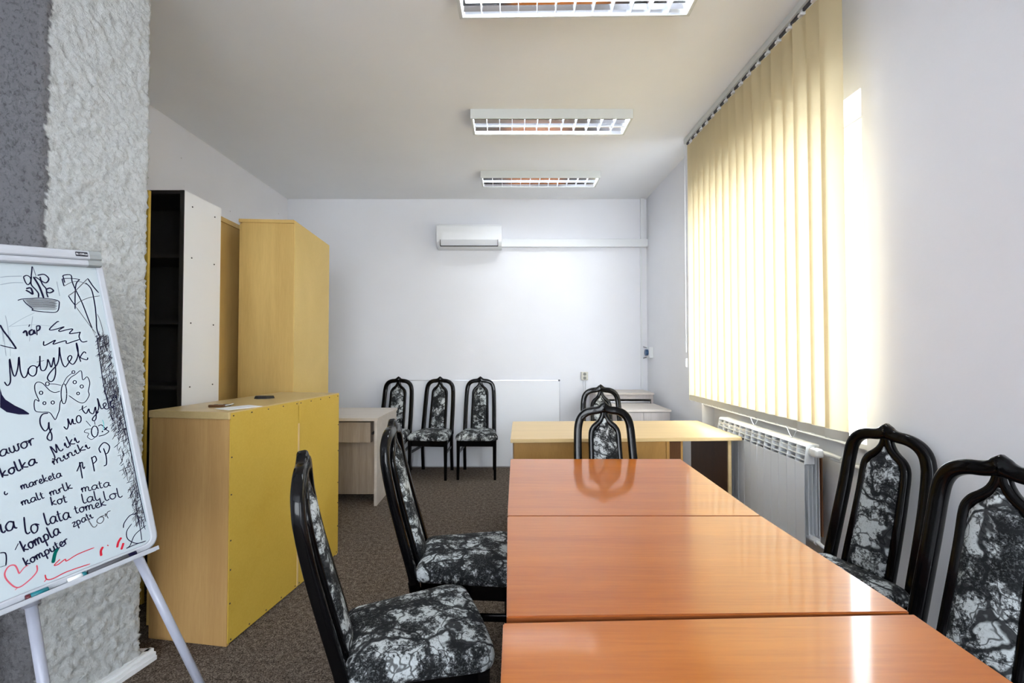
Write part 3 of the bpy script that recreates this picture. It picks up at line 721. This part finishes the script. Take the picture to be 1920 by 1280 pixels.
# ------------------------------------------------------------------ radiator
XF = 1.68; t = thing('radiator', 'white aluminium sectional radiator under the window blind', 'radiator', (XF, 2.62, 0))
z0, z1, dep, pw = .31, .882, .088, .083
def section_bm():
    bm = BM(); h = pw / 2 - .0012
    add_box(bm, (0, -h, z0), (.004, h, z1 - .105), .0015)                    # front plate
    # top crest
    bm2 = [( .012, z1 - .012), (.02, z1), (dep, z1), (dep, z1 - .012)]
    a = [bm.verts.new((x, -h - .001, z)) for x, z in bm2]; b = [bm.verts.new((x, h + .001, z)) for x, z in bm2]
    bm.faces.new(a); bm.faces.new(b[::-1])
    for k in range(4): bm.faces.new((a[k], b[k], b[(k + 1) % 4], a[(k + 1) % 4]))
    # side rib that carries the outlet fins
    for s in (-1, 1):
        pr = [(.0, z1 - .11), (.014, z1 - .006), (.06, z1 - .006), (.06, z1 - .11)]
        a = [bm.verts.new((x, s * h - .0015, z)) for x, z in pr]; b = [bm.verts.new((x, s * h + .0015, z)) for x, z in pr]
        bm.faces.new(a); bm.faces.new(b[::-1])
        for k in range(4): bm.faces.new((a[k], b[k], b[(k + 1) % 4], a[(k + 1) % 4]))
    for i in range(3):
        zz = z1 - .034 - .028 * i; xx = .0135 - .0035 * (i + 1)
        add_box(bm, (xx, -h, zz - .002), (xx + .045, h, zz + .002))
    # water body and vertical fins
    add_box(bm, (.03, -.016, z0 + .02), (.06, .016, z1 - .12), .004)
    for x in (.022, .045, .068): add_box(bm, (x, -h, z0 + .06), (x + .0035, h, z1 - (.12 if x < .06 else .06)))
    add_box(bm, (dep - .004, -h, z0 + .03), (dep, h, z1 - .02))
    add_box(bm, (.004, -.002, z0 + .03), (dep - .004, .002, z1 - .12))
    bmesh.ops.recalc_face_normals(bm, faces=bm.faces); return bm
s0 = obj('section', section_bm(), M_rad, t); s0.location = (0, pw / 2, 0)
for k in range(1, 13):
    c = s0.copy(); C.objects.link(c); c.parent = t; c.location = (0, pw * (k + .5), 0)
bm = BM(); 
for z in (z0 + .04, z1 - .05): cyl(bm, (.045, -.006, z), (.045, pw * 13 + .006, z), .02, 14)
obj('header_tube', bm, M_rad, t)
bm = BM(); cyl(bm, (.045, -.004, z1 - .035), (.045, -.022, z1 - .035), .02, 14)
tube(bm, [(.045, -.02, z1 - .035), (.035, -.05, z1 - .03), (.02, -.06, z1 - .03)], .014, 10); add_box(bm, (.0, -.10, z1 - .055), (.05, -.04, z1 - .005), .014, seg=3); obj('thermostat_valve', bm, M_plastic, t)
bm = BM(); tube(bm, [(.05, -.06, z1 - .03), (.08, -.09, z1 - .035), (.115, -.13, z1 - .05)], .013, 10, 3)
tube(bm, [(.09, -.09, z1 - .05), (.12, -.12, z1 - .06), (.13, -.17, z1 - .065), (.13, -.378, z1 - .068)], .015, 12, 4); obj('supply_pipe', bm, M_plastic, t)
bm = BM(); cyl(bm, (.045, -.002, z0 + .04), (.045, -.035, z0 + .04), .02, 12); tube(bm, [(.045, -.03, z0 + .04), (.05, -.06, z0 + .03), (.07, -.09, z0 + .01), (.09, -.10, z0 - .03), (.09, -.10, .01)], .011, 10, 4); obj('return_pipe', bm, M_plastic, t)
obj('insulation_panel', box((.100, .002, .36), (.106, 1.08, .84)), M_rust, t)
bm = BM()
for y in (.2, .85):
    add_box(bm, (dep, y - .01, .45), (XN - XF - .006, y + .01, .47)); add_box(bm, (dep, y - .01, .75), (XN - XF - .006, y + .01, .77))
obj('wall_bracket', bm, M_metal, t)

# ------------------------------------------------------------------ flipchart
P0 = V((-1.33, 1.50, 1.73)); uu = V((-.46, -.887, -.09)).normalized(); vv = V((.21, -.05, -.925)); vv = (vv - vv.dot(uu) * uu).normalized()
nn = uu.cross(vv).normalized()
if nn.dot(V((0, 0, 1.42)) - P0) < 0: nn = -nn
P0 = P0 + uu * .010 - vv * .002; BWf, BHf = .72, .957
t = thing('flipchart_easel', 'grey framed flipchart board full of handwriting, leaning in front of the pier', 'flipchart', (-1.3, 1.3, 0))
def W(a, b, c=0): return P0 + uu * a + vv * b + nn * c - V((-1.3, 1.3, 0))
def slab(pts, c0, c1):
    bm = BM(); a = [bm.verts.new(W(x, y, c0)) for x, y in pts]; b = [bm.verts.new(W(x, y, c1)) for x, y in pts]; n = len(pts)
    bm.faces.new(a[::-1]); bm.faces.new(b)
    for k in range(n): bm.faces.new((a[k], a[(k + 1) % n], b[(k + 1) % n], b[k]))
    bmesh.ops.recalc_face_normals(bm, faces=bm.faces); return bm
def rrect(x0, y0, x1, y1, r, n=6, corners=(1, 1, 1, 1)):
    out = []
    for (cx, cy, a), on in zip(((x1 - r, y0 + r, -90), (x1 - r, y1 - r, 0), (x0 + r, y1 - r, 90), (x0 + r, y0 + r, 180)), corners):
        for k in range(n + 1):
            th = math.radians(a + 90 * k / n); out.append((cx + r * math.cos(th), cy + r * math.sin(th)))
    return out
obj('backing', slab(rrect(0, 0, BWf, BHf, .03), -.018, -.002), M_flip, t)
obj('writing_surface', slab(rrect(.017, .01, BWf - .017, BHf - .02, .02), -.002, 0), M_board, t)
bm = BM(); sweep(bm, [W(x, y, .0) for x, y in rrect(.008, .008, BWf - .008, BHf - .009, .03)], .019, .012, nn, 8, .6, closed=True); obj('frame', bm, M_flip, t)
# clamp bar along the top
bm = BM(); sweep(bm, [W(.034, .012, .012), W(BWf - .034, .012, .012)], .030, .024, nn, 10, .5); sweep(bm, [W(.040, .037, .011), W(BWf - .040, .037, .011)], .020, .022, nn, 10, .6); obj('clamp_bar', bm, M_flip, t)
for a0, a1 in ((.006, .035), (BWf - .035, BWf - .006)):
    bm = BM(); sweep(bm, [W(a0, .012, .012), W(a1, .012, .012)], .0315, .026, nn, 10, .5); sweep(bm, [W(a0 + .002, .037, .011), W(a1 + .006, .037, .011)], .0215, .024, nn, 10, .6); obj('end_cap', bm, M_flipd, t)
lg = obj('logo_plate', slab(rrect(.040, .0045, .070, .0185, .002), .0238, .0248), mat('logo_black', (.01, .01, .02), .5), t)
tc = bpy.data.curves.new('logo_text', 'FONT'); tc.body = 'Bi-Office'; tc.size = .0078; tc.extrude = .0002; tc.align_x = 'CENTER'; tc.align_y = 'CENTER'
to = bpy.data.objects.new('logo_text', tc); C.objects.link(to)
dg = bpy.context.evaluated_depsgraph_get(); dg.update(); me = bpy.data.meshes.new_from_object(to.evaluated_get(dg)); bpy.data.objects.remove(to)
R3 = Matrix((-uu, -vv, nn)).transposed().to_4x4(); R3.translation = W(.055, .0118, .0250); me.transform(R3); me.materials.clear(); me.materials.append(M_paper)
lt = bpy.data.objects.new('logo_text', me); C.objects.link(lt); lt.parent = lg
# tray with pens
tr = BM(); sweep(tr, [W(.02, BHf + .006, .012), W(BWf - .02, BHf + .006, .012)], .006, .030, nn, 8, .3); sweep(tr, [W(.012, BHf + .001, .028), W(BWf - .012, BHf + .001, .028)], .012, .004, nn, 8, .3)
obj('pen_tray', tr, M_flip, t)
def onb(px, py):
    d = ray(px, py); o_ = V((0, 0, HCAM)); k = (P0 - o_).dot(nn) / d.dot(nn); p = o_ + d * k - P0
    return p.dot(uu), p.dot(vv)
for pa, pb, m, mc, lab in ((250, 160, M_ink2, M_ink, 'dark grey marker pen on the flipchart tray, nearest the right corner'), (156, 122, M_plastic, M_teal, 'white marker pen with teal cap on the flipchart tray'), (86, 44, M_teal, M_redp, 'teal blue marker pen with dark red end, leftmost on the flipchart tray')):
    a = onb(pa, 1138 - .42 * pa)[0]; b = onb(pb, 1138 - .42 * pb)[0]; bb = BHf - .006
    off = W((a + b) / 2, bb, .012) + V((-1.3, 1.3, 0))
    r = thing('marker_pen', lab, 'pen', tuple(off), group='marker pens on the flipchart tray')
    def WW(x, y, c): return W(x, y, c) + V((-1.3, 1.3, 0)) - off
    e = .02 if m is M_ink2 else .008
    q0, q1 = (a + e, b) if m is not M_teal else (a, b - e)
    bm = BM(); cyl(bm, WW(q0, bb, .0145), WW(q1, bb, .0145), .0075, 12); obj('barrel', bm, m, r, True)
    c0, c1 = (a, a + e) if m is not M_teal else (b - e, b)
    bm = BM(); cyl(bm, WW(c0, bb, .0145), WW(c1, bb, .0145), .0079, 12); obj('cap', bm, mc, r, True)
# legs
def legt(p, q, lab=None):
    o_ = V((-1.3, 1.3, 0)); bm = BM(); tube(bm, [V(p) - o_, V(q) - o_], [.013, .013], 14); tube(bm, [V(q) - o_ - (V(q) - V(p)).normalized() * .03, V(q) - o_], .017, 12)
    tube(bm, [V(p) - o_ - (V(q) - V(p)).normalized() * .01, V(p) - o_ + (V(q) - V(p)).normalized() * .05], .019, 12)
    obj('leg', bm, M_leg, t, True)
legt((-1.225, 1.50, .80), (-1.02, 1.70, .0)); legt((-1.335, 1.29, .76), (-1.205, 1.30, .0)); legt((-1.66, .80, .72), (-1.75, .55, 0))

# --- ink: ribbons lying on the board surface
def onb(px, py):
    d = ray(px, py); o_ = V((0, 0, HCAM)); k = (P0 - o_).dot(nn) / d.dot(nn); p = o_ + d * k - P0
    return p.dot(uu), p.dot(vv)
INK = {}
def ribbon(bm, pts, wd, c):
    n = len(pts)
    if n < 2: return
    L = []
    for i, p in enumerate(pts):
        a = pts[max(0, i - 1)]; b = pts[min(n - 1, i + 1)]; tx, ty = b[0] - a[0], b[1] - a[1]; l = math.hypot(tx, ty) or 1e-6
        nx, ny = -ty / l, tx / l; ww = wd / 2 * (1 if 0 < i < n - 1 else .6)
        L.append((bm.verts.new(W(p[0] + nx * ww, p[1] + ny * ww, c)), bm.verts.new(W(p[0] - nx * ww, p[1] - ny * ww, c))))
    for (a, b), (d, e) in zip(L, L[1:]):
        try: bm.faces.new((a, b, e, d))
        except ValueError: pass
def stroke(bm, pts, org, s, wpx=2.3, k=5, c=.0006, sharp=False):
    P = [(org[0] + x / s, org[1] + y / s) for x, y in pts]
    if not sharp and len(P) > 2: P = [(v.x, v.y) for v in catmull([V((x, y, 0)) for x, y in P], k)]
    P = [onb(x, y) for x, y in P]
    P = [p for p in P if .02 < p[0] < BWf - .02 and .02 < p[1] < BHf - .02]
    ribbon(bm, P, wpx * .00130, c)
A2, A3, A4, A5, A6 = ((0, 480), 8), ((0, 620), 8), ((0, 760), 8), ((0, 880), 6.4), ((0, 1020), 6.4)
def circ(cx, cy, r, ry=None, n=12): return [(cx + r * math.cos(2 * PI * i / n), cy + (ry or r) * math.sin(2 * PI * i / n)) for i in range(n + 1)]
def draw(name, label, m, strokes, wpx=2.3, c=.0006):
    bm = BM()
    for s_ in strokes:
        A, pts = s_[0], s_[1]; w_ = s_[2] if len(s_) > 2 else wpx; stroke(bm, pts, A[0], A[1], w_, c=c, sharp=len(s_) > 3)
    o = obj(name, bm, m, t); o['label'] = label; return o
draw('handwriting', 'large word Motylek in dark blue ink', M_ink, [
    (A3, [(65, 765), (110, 822), (155, 760), (148, 600), (142, 420), (185, 620), (225, 680), (265, 560), (283, 390), (305, 600), (350, 700), (400, 670), (430, 570), (480, 525), (545, 545), (540, 640), (490, 680), (430, 640), (425, 560)]),
    (A3, [(545, 565), (590, 500), (597, 375), (600, 520), (620, 590), (670, 590), (705, 520), (715, 430), (740, 480), (770, 545), (805, 400), (815, 480), (830, 540), (830, 650), (800, 740), (750, 760), (710, 710), (740, 640), (800, 570), (850, 510), (880, 420), (890, 245), (900, 350), (935, 490), (980, 540), (1030, 480), (1075, 400), (1050, 370), (1015, 410), (1040, 470), (1100, 500), (1160, 400), (1170, 280), (1145, 180), (1150, 250), (1190, 400), (1210, 465)]),
    (A3, [(550, 470), (660, 445)], 1.4), (A3, [(1290, 340), (1260, 315), (1215, 370), (1210, 405), (1300, 435), (1315, 400)])])
draw('zigzag_drawing', 'two zigzag lines above the large word', M_ink, [
    (A3, [(655, 155), (660, 220), (750, 180), (830, 140), (795, 200), (900, 170), (985, 150), (1000, 190), (1100, 160), (1190, 130)]), (A3, [(1205, 15), (1185, 90), (1230, 165), (1310, 155)]),
    (A2, [(885, 985), (850, 990), (745, 1090), (770, 1110), (860, 1090), (960, 1060), (885, 1110), (900, 1130), (1000, 1105), (1090, 1095), (1040, 1160), (1120, 1155), (1210, 1140)])])
draw('triangle_drawing', 'corner of a triangle at the left edge', M_ink, [(A3, [(0, -90), (50, 0), (150, 130), (245, 270)], 3), (A3, [(245, 270), (120, 245), (0, 215)], 2)])
draw('butterfly_drawing', 'butterfly outline with spotted wings', M_ink, [
    (A3, [(900, 905), (820, 925), (740, 890), (640, 790), (560, 770), (520, 820), (530, 920), (585, 1055), (530, 1030), (510, 1100), (530, 1200), (620, 1220), (740, 1225), (800, 1300), (830, 1330), (870, 1240), (890, 1180), (900, 1080), (930, 1020)], 1.6),
    (A3, circ(957, 945, 42, 150), 1.7), (A3, [(920, 820), (830, 800), (740, 795)], 1.3), (A3, circ(710, 795, 28), 1.7), (A3, [(950, 790), (1000, 700), (1080, 635)], 1.3), (A3, circ(1100, 620, 22), 1.7),
    (A3, [(980, 825), (1050, 710), (1130, 655), (1215, 600), (1240, 735), (1305, 690), (1345, 780), (1325, 900), (1335, 970), (1270, 1070), (1180, 1070), (1030, 970)], 1.6)]
    + [(A3, circ(*q), 1.8) for q in ((615, 930, 25), (665, 1085, 22), (790, 1075, 24), (1120, 770, 24), (1225, 835, 24), (1170, 940, 20))])
draw('handwriting', 'second word motylek running up to the scribbled band', M_ink, [
    (A4, [(955, 315), (1000, 355), (1025, 290), (1015, 195), (1060, 290), (1085, 200), (1100, 270), (1140, 270)]), (A4, circ(1180, 205, 36, 55)),
    (A4, [(1240, 0), (1235, 60), (1290, 120), (1330, 50), (1345, 100), (1400, 120), (1430, 20), (1440, 190), (1400, 230), (1390, 190), (1480, 90)]), (A4, [(1185, 75), (1300, 10)]),
    (A3, [(1440, 1240), (1480, 1150), (1460, 1010), (1500, 1130), (1530, 1170), (1590, 1110), (1575, 1080), (1545, 1110), (1580, 1170), (1630, 1150), (1600, 1000), (1560, 890)]), (A3, [(1700, 1030), (1650, 1080), (1680, 1150), (1720, 1130)])])
draw('bug_drawing', 'small winged bug doodle with feelers', M_ink, [
    (A4, circ(1420, 390, 50, 82), 2.2), (A4, [(1370, 350), (1290, 360), (1265, 400), (1330, 420), (1310, 470), (1370, 510), (1420, 480)], 1.2),
    (A4, [(1470, 310), (1520, 290), (1580, 350), (1560, 365), (1610, 320), (1590, 360), (1630, 390), (1560, 440), (1480, 460)], 1.8), (A4, [(1360, 310), (1290, 230)], 2), (A4, [(1425, 290), (1415, 230)], 2), (A4, circ(1535, 390, 6), 1.6)])
draw('ink_mark', 'short cyan mark', M_cyan, [(A4, [(1535, 215), (1555, 280), (1545, 370)], 1.2)], c=.0009)
draw('handwriting', 'capital G', M_ink, [(A4, [(720, 115), (640, 130), (600, 200), (610, 300), (670, 380), (720, 340), (730, 250), (740, 350), (775, 440), (770, 520), (720, 510), (710, 460), (780, 340)], 2.4)])
draw('handwriting', 'three letters p p P', M_ink, [
    (A4, [(1150, 990), (1190, 900), (1195, 850), (1215, 980), (1235, 1095)]), (A4, [(1195, 880), (1230, 850), (1240, 920), (1258, 945), (1270, 915)]), (A4, [(1370, 770), (1395, 880), (1415, 990)]),
    (A4, [(1365, 800), (1420, 760), (1445, 820), (1400, 870)]), (A4, [(1510, 710), (1485, 640), (1560, 555), (1640, 610), (1620, 700), (1590, 725)]), (A4, [(1550, 640), (1590, 760), (1595, 880), (1555, 905)])])
draw('handwriting', 'short word in heavy black print', M_ink, [
    (A2, [(345, 1155), (380, 1120), (400, 1150), (405, 1200)], 3.4), (A2, [(490, 1100), (440, 1130), (450, 1180), (500, 1160), (505, 1110), (530, 1170)], 3.2), (A2, [(545, 1050), (555, 1185)], 3.2),
    (A2, [(545, 1050), (595, 1050), (590, 1100), (550, 1125)], 3), (A2, [(430, 1060), (445, 1025)], 3)])
draw('kite_drawing', 'crossed curved shapes like two kites', M_ink, [
    (A2, [(970, 400), (955, 340), (950, 290), (1060, 285), (1080, 380), (1130, 500), (1230, 700), (1330, 960), (1380, 1080)], 2.3), (A2, [(1195, 350), (1140, 420), (1125, 600), (1125, 795)], 2.2),
    (A2, [(930, 340), (945, 400), (960, 450)], 2.4), (A2, [(930, 340), (1060, 335), (1195, 350)], 1.6), (A2, [(1280, 400), (1370, 500), (1420, 720), (1440, 900), (1450, 1080), (1480, 1190)], 2.4),
    (A2, [(1025, 595), (1080, 680), (1130, 740)], 2.2), (A2, [(1315, 335), (1400, 460), (1520, 595)], 2.6)])
draw('kite_drawing', 'thin grey lines of the kite shapes', M_ink2, [
    (A2, [(960, 450), (1080, 390), (1200, 385), (1310, 430)], 1.3), (A2, [(1315, 335), (1130, 520), (1025, 595)], 1.7), (A2, [(1130, 740), (1200, 680), (1350, 620), (1520, 595)], 1.4), (A2, [(1130, 750), (1330, 1020), (1440, 1160)], 1.3), (A2, [(1460, 870), (1510, 1000), (1555, 1180)], 1.2), (A2, [(1340, 1000), (1440, 1220)], 1.2)])
draw('boat_drawing', 'bowl outline under a scribbled figure', M_ink, [
    (A2, [(265, 665), (330, 645), (480, 635), (620, 630), (860, 665), (885, 740), (850, 835), (700, 840), (490, 815), (490, 790), (400, 720), (345, 655)], 1.9), (A2, [(480, 155), (475, 230), (465, 310)], 2.2), (A2, [(490, 160), (540, 300)], 1.5),
    (A2, [(500, 310), (590, 460), (655, 630)], 3.6), (A2, [(350, 310), (400, 290), (450, 320), (460, 380), (420, 430), (380, 390), (350, 310)], 2.2), (A2, [(560, 290), (660, 275), (730, 340), (690, 400), (620, 370), (600, 310)], 2.6),
    (A2, [(470, 300), (465, 420), (530, 500), (575, 560), (575, 620)], 2.6), (A2, [(520, 310), (600, 360), (640, 430), (690, 490), (700, 560), (720, 620)], 2.6), (A2, [(390, 490), (460, 480), (490, 570), (440, 540), (385, 510)], 3.4), (A2, [(690, 500), (750, 480), (800, 520), (750, 550), (700, 540)], 3)])
draw('boat_drawing', 'grey hatching filling the bowl', M_ink2, [(A2, [(370 + i * 9, 660 + i * 13), (600, 648 + i * 14), (860 - (i % 3) * 12, 675 + i * 12)], 1.5 if i < 9 else .9) for i in range(12)], c=.0004)
draw('faint_lines', 'faint half-wiped pen lines', M_ink3, [
    (A2, [(0, 320), (120, 305), (330, 300)], 2.0), (A2, [(0, 430), (180, 400), (350, 400)], 1.8), (A2, [(130, 1060), (350, 930), (520, 850)], 1.0), (A2, [(80, 890), (110, 1030), (130, 1180), (140, 1280)], 1.4), (A2, [(120, 1060), (500, 1030), (850, 1060)], .8),
    (A2, [(850, 380), (870, 480), (895, 600)], 1.6), (A2, [(490, 900), (470, 1050), (440, 1280)], 1.2), (A2, [(20, 1050), (50, 1280)], 1.2), (A3, [(40, 0), (60, 130), (90, 380)], 1.2), (A3, [(150, 0), (155, 380)], 1.0)], c=.0003)['kind'] = 'stuff'
# filled blob
bm = BM(); pp = [(0, 860), (30, 960), (80, 1030), (220, 1120), (350, 1180), (440, 1240), (430, 1255), (280, 1255), (100, 1220), (0, 1150)]
pp = [onb(x / 8, 620 + y / 8) for x, y in pp]; bm.faces.new([bm.verts.new(W(a, b, .0006)) for a, b in pp]); o = obj('ink_blot', bm, M_ink, t); o['label'] = 'solid black curved blot at the left edge'
# cursive stroke font
FONT = {
    'a': (1.15, [[(.9, .85), (.5, 1), (.12, .6), (.2, .1), (.6, .08), (.88, .6), (.9, .95), (.9, .25), (1.15, .1)]]),
    'e': (.85, [[(0, .3), (.5, .5), (.65, .85), (.4, 1), (.15, .6), (.25, .1), (.6, .0), (.85, .25)]]),
    'i': (.55, [[(0, .5), (.2, 1), (.2, .2), (.4, 0), (.55, .2)], [(.25, 1.45), (.28, 1.5)]]),
    'k': (.95, [[(.15, 1.9), (.15, .9), (.15, 0)], [(.75, 1), (.25, .5), (.55, .2), (.9, .05)]]),
    'l': (.6, [[(.1, 1.9), (.1, .8), (.15, .2), (.35, 0), (.6, .2)]]),
    'm': (1.5, [[(0, .5), (.15, 1), (.15, .5), (.15, 0)], [(.15, .5), (.4, 1), (.6, .8), (.6, 0)], [(.6, .5), (.85, 1), (1.1, .8), (1.1, .2), (1.3, 0), (1.5, .2)]]),
    'n': (1.05, [[(0, .5), (.15, 1), (.15, .5), (.15, 0)], [(.15, .5), (.4, 1), (.65, .8), (.65, .2), (.85, 0), (1.05, .2)]]),
    'o': (1.0, [[(.6, 1), (.2, .85), (.1, .4), (.35, 0), (.7, .2), (.8, .7), (.55, 1), (1.0, .85)]]),
    'p': (1.0, [[(.15, 1), (.15, 0), (.15, -.9)], [(.15, .7), (.45, 1), (.8, .7), (.65, .1), (.2, .1)]]),
    'r': (.75, [[(0, .5), (.15, 1), (.15, 0)], [(.15, .6), (.4, 1), (.7, .9)]]),
    't': (.65, [[(.2, 1.6), (.2, .6), (.3, .05), (.6, .15)], [(-.1, 1.05), (.55, 1.1)]]),
    'u': (1.0, [[(.1, 1), (.1, .3), (.35, 0), (.7, .3), (.75, 1), (.75, .2), (1, .1)]]),
    'w': (1.3, [[(.1, 1), (.1, .3), (.35, 0), (.6, .3), (.62, 1), (.62, .3), (.85, 0), (1.1, .3), (1.1, 1), (1.3, .9)]]),
    'z': (.8, [[(.05, .95), (.7, .95), (.1, .05), (.8, .05)]]),
    'M': (1.9, [[(-.3, -.5), (-.05, -.7), (.15, -.3), (.15, 1.6), (.5, .3), (.65, .2), (.95, 1.5), (1.05, .3), (1.3, 0), (1.6, .2)]]),
    ' ': (.5, [])}
def word(txt, p, q, xh, wpx=2.2, m=None):
    m = m or M_ink; tot = sum(FONT[ch][0] for ch in txt); L = math.hypot(q[0] - p[0], q[1] - p[1]); ux, uy = (q[0] - p[0]) / L, (q[1] - p[1]) / L
    sx = L / tot; x = 0; bm = BM()
    for ch in txt:
        for s_ in FONT[ch][1]:
            pts = [(p[0] + ux * (x + a) * sx + uy * b * xh * .9, p[1] + uy * (x + a) * sx - ux * b * xh + 0) for a, b in s_]
            stroke(bm, pts, (0, 0), 1, wpx, 4)
        x += FONT[ch][0]
    o = obj('handwriting', bm, m, t); o['label'] = 'handwritten word %s' % txt
    return o
word('awor', (0, 857), (68, 832), 12, 2.5); word('Miki', (99, 853), (149, 828), 11, 2.4); word('miniki', (100, 872), (169, 839), 8.5, 2.4); word('kolka', (3, 896), (71, 868), 11, 2.8)
word('mareketa', (40, 918), (117, 893), 8, 2.2); word('malt', (41, 948), (84, 933), 8, 2.2); word('mrlk', (94, 930), (137, 915), 8, 2.2); word('mata', (153, 923), (208, 911), 8.5, 2.2)
word('kot', (96, 948), (127, 941), 9, 2.3); word('lal', (155, 944), (186, 937), 10, 2.3); word('lol', (196, 939), (230, 931), 10, 2.3); word('lo', (46, 1001), (75, 998), 17, 2.6)
word('lata', (86, 985), (134, 971), 13, 2.6); word('tomek', (141, 963), (200, 947), 9, 2.3); word('kompla', (44, 1035), (115, 999), 12, 2.7); word('zpati', (137, 988), (175, 970), 8, 2.2)
word('komputer', (48, 1061), (130, 1017), 9, 2.5); word('lor', (173, 991), (213, 965), 11, 1.8, M_ink2); word('ia', (0, 1000), (33, 991), 17, 2.8)
draw('handwriting', 'small marks at the left edge', M_ink, [(A5, [(0, 1000), (60, 1000), (75, 1060), (70, 1150)], 2), (A5, [(0, 1170), (70, 1150)], 1.6), (A5, [(220, 885), (180, 965)], 2.4), (A5, circ(70, 280, 18, 22)[:9], 2)])
# hatched band down the right side
random.seed(3); bm = BM()
Lb = [(181, 628), (186, 665), (193, 715), (203, 760), (211, 800), (222, 850), (238, 905), (248, 950), (254, 985)]; Rb = [(209, 628), (213, 660), (221, 715), (228, 760), (236, 800), (246, 850), (257, 905), (266, 950), (272, 985)]
def edge(E_, tt):
    f = tt * (len(E_) - 1); i = min(int(f), len(E_) - 2); f -= i; return E_[i][0] + (E_[i + 1][0] - E_[i][0]) * f, E_[i][1] + (E_[i + 1][1] - E_[i][1]) * f
bm2 = BM()
for k in range(900):
    tt = random.random() ** 1.15; a = edge(Lb, tt); b = edge(Rb, min(1, tt + .01)); u = random.random(); x = a[0] + (b[0] - a[0]) * u; y = a[1] + (b[1] - a[1]) * u
    dens = 1 if tt < .55 else .55
    if random.random() > dens: continue
    l = random.uniform(5, 18); th = random.choice((-.9, -1.2, 1.35, -.5, 1.45)) + random.uniform(-.2, .2)
    pts = [(x - l / 2 * math.cos(th), y - l / 2 * math.sin(th)), (x + random.uniform(-1, 1), y), (x + l / 2 * math.cos(th), y + l / 2 * math.sin(th))]
    stroke(bm if random.random() < .55 else bm2, pts, (0, 0), 1, random.uniform(.7, 1.5), 2, c=.0005)
o = obj('scribble_band', bm2, M_ink, t); o['kind'] = 'stuff'; o['label'] = 'dense dark hatching down the right side'
o = obj('scribble_band', bm, M_ink2, t); o['kind'] = 'stuff'; o['label'] = 'grey hatching down the right side'
draw('scribble_lines', 'long dark lines along the right frame', M_ink, [((((0, 0)), 1), Lb[:4], 1.6), ((((0, 0)), 1), [(209, 628), (214, 660), (221, 705)], 1.6), ((((0, 0)), 1), [(225, 740), (238, 810), (250, 870), (262, 930), (279, 1002)], 1.8),
    (A5, [(1640, 530), (1560, 550), (1490, 640), (1480, 700)], 2), (A5, [(1580, 650), (1520, 740), (1530, 830), (1610, 880), (1680, 880), (1750, 855)], 1.8), (A5, [(1750, 670), (1620, 780), (1560, 910), (1515, 945), (1620, 900), (1750, 855)], 1.8), (A5, [(1640, 540), (1680, 700), (1700, 850)], 1.6)])
draw('heart_drawing', 'red heart', M_pink, [(A6, [(230, 355), (180, 255), (100, 270), (55, 360), (100, 450), (210, 520), (340, 440), (440, 330), (440, 250)], 2.4), (A6, [(230, 355), (290, 280), (340, 250)], 1.8), (A6, [(215, 515), (180, 550)], 2)], c=.0005)
draw('arrow_drawing', 'long red arrow and wavy red line', M_red, [(A6, [(1080, 235), (800, 330), (640, 410), (560, 420), (540, 365)], 2), (A6, [(560, 415), (530, 450)], 2.4), (A6, [(720, 180), (650, 250), (700, 240), (780, 180), (800, 200), (930, 120), (1130, 40)], 2)])
draw('ink_mark', 'three short thick red strokes', M_red, [(A6, [(1235, 30), (1210, 80), (1215, 140)], 4.5), (A5, [(1455, 815), (1420, 870), (1405, 935)], 4.5), (A5, [(1480, 880), (1470, 915), (1455, 960)], 4.5), (A5, [(1285, 905), (1300, 915)], 3)])
draw('ink_mark', 'thick green stroke', M_green, [(A6, [(695, 45), (660, 110), (635, 225)], 6)])

# ------------------------------------------------------------------ outside: pale building across the street
t = thing('building', 'pale building across the street seen through the gap beside the blind', 'building', (14, 20, 0))
mo = mat('pale_render', (.78, .80, .84), .9)
obj('wall', box((0, -14, -5), (6, 14, 3.2)), mo, t); obj('roof', box((-.4, -14.4, 3.2), (6.4, 14.4, 3.6)), mat('pale_roof', (.6, .62, .66), .8), t)
for k in range(7):
    for z in (-2.2, .6): 
        f = obj('window', box((-.06, -12.5 + k * 4, z), (.0, -11 + k * 4, z + 1.5)), M_plastic, t); obj('pane', box((-.07, -12.4 + k * 4, z + .1), (-.06, -11.1 + k * 4, z + 1.4)), mat('far_pane', (.5, .58, .66), .2) if 'far_pane' not in bpy.data.materials else bpy.data.materials['far_pane'], f)
o = obj('ground', box((-30, -40, -5.2), (40, 60, -5)), mat('street', (.82, .83, .85), .9)); o['kind'] = 'structure'; o['label'] = 'street outside far below the window, paled to bounce light indoors'; o['category'] = 'ground'  # ground colour raised to bounce light up through the windows
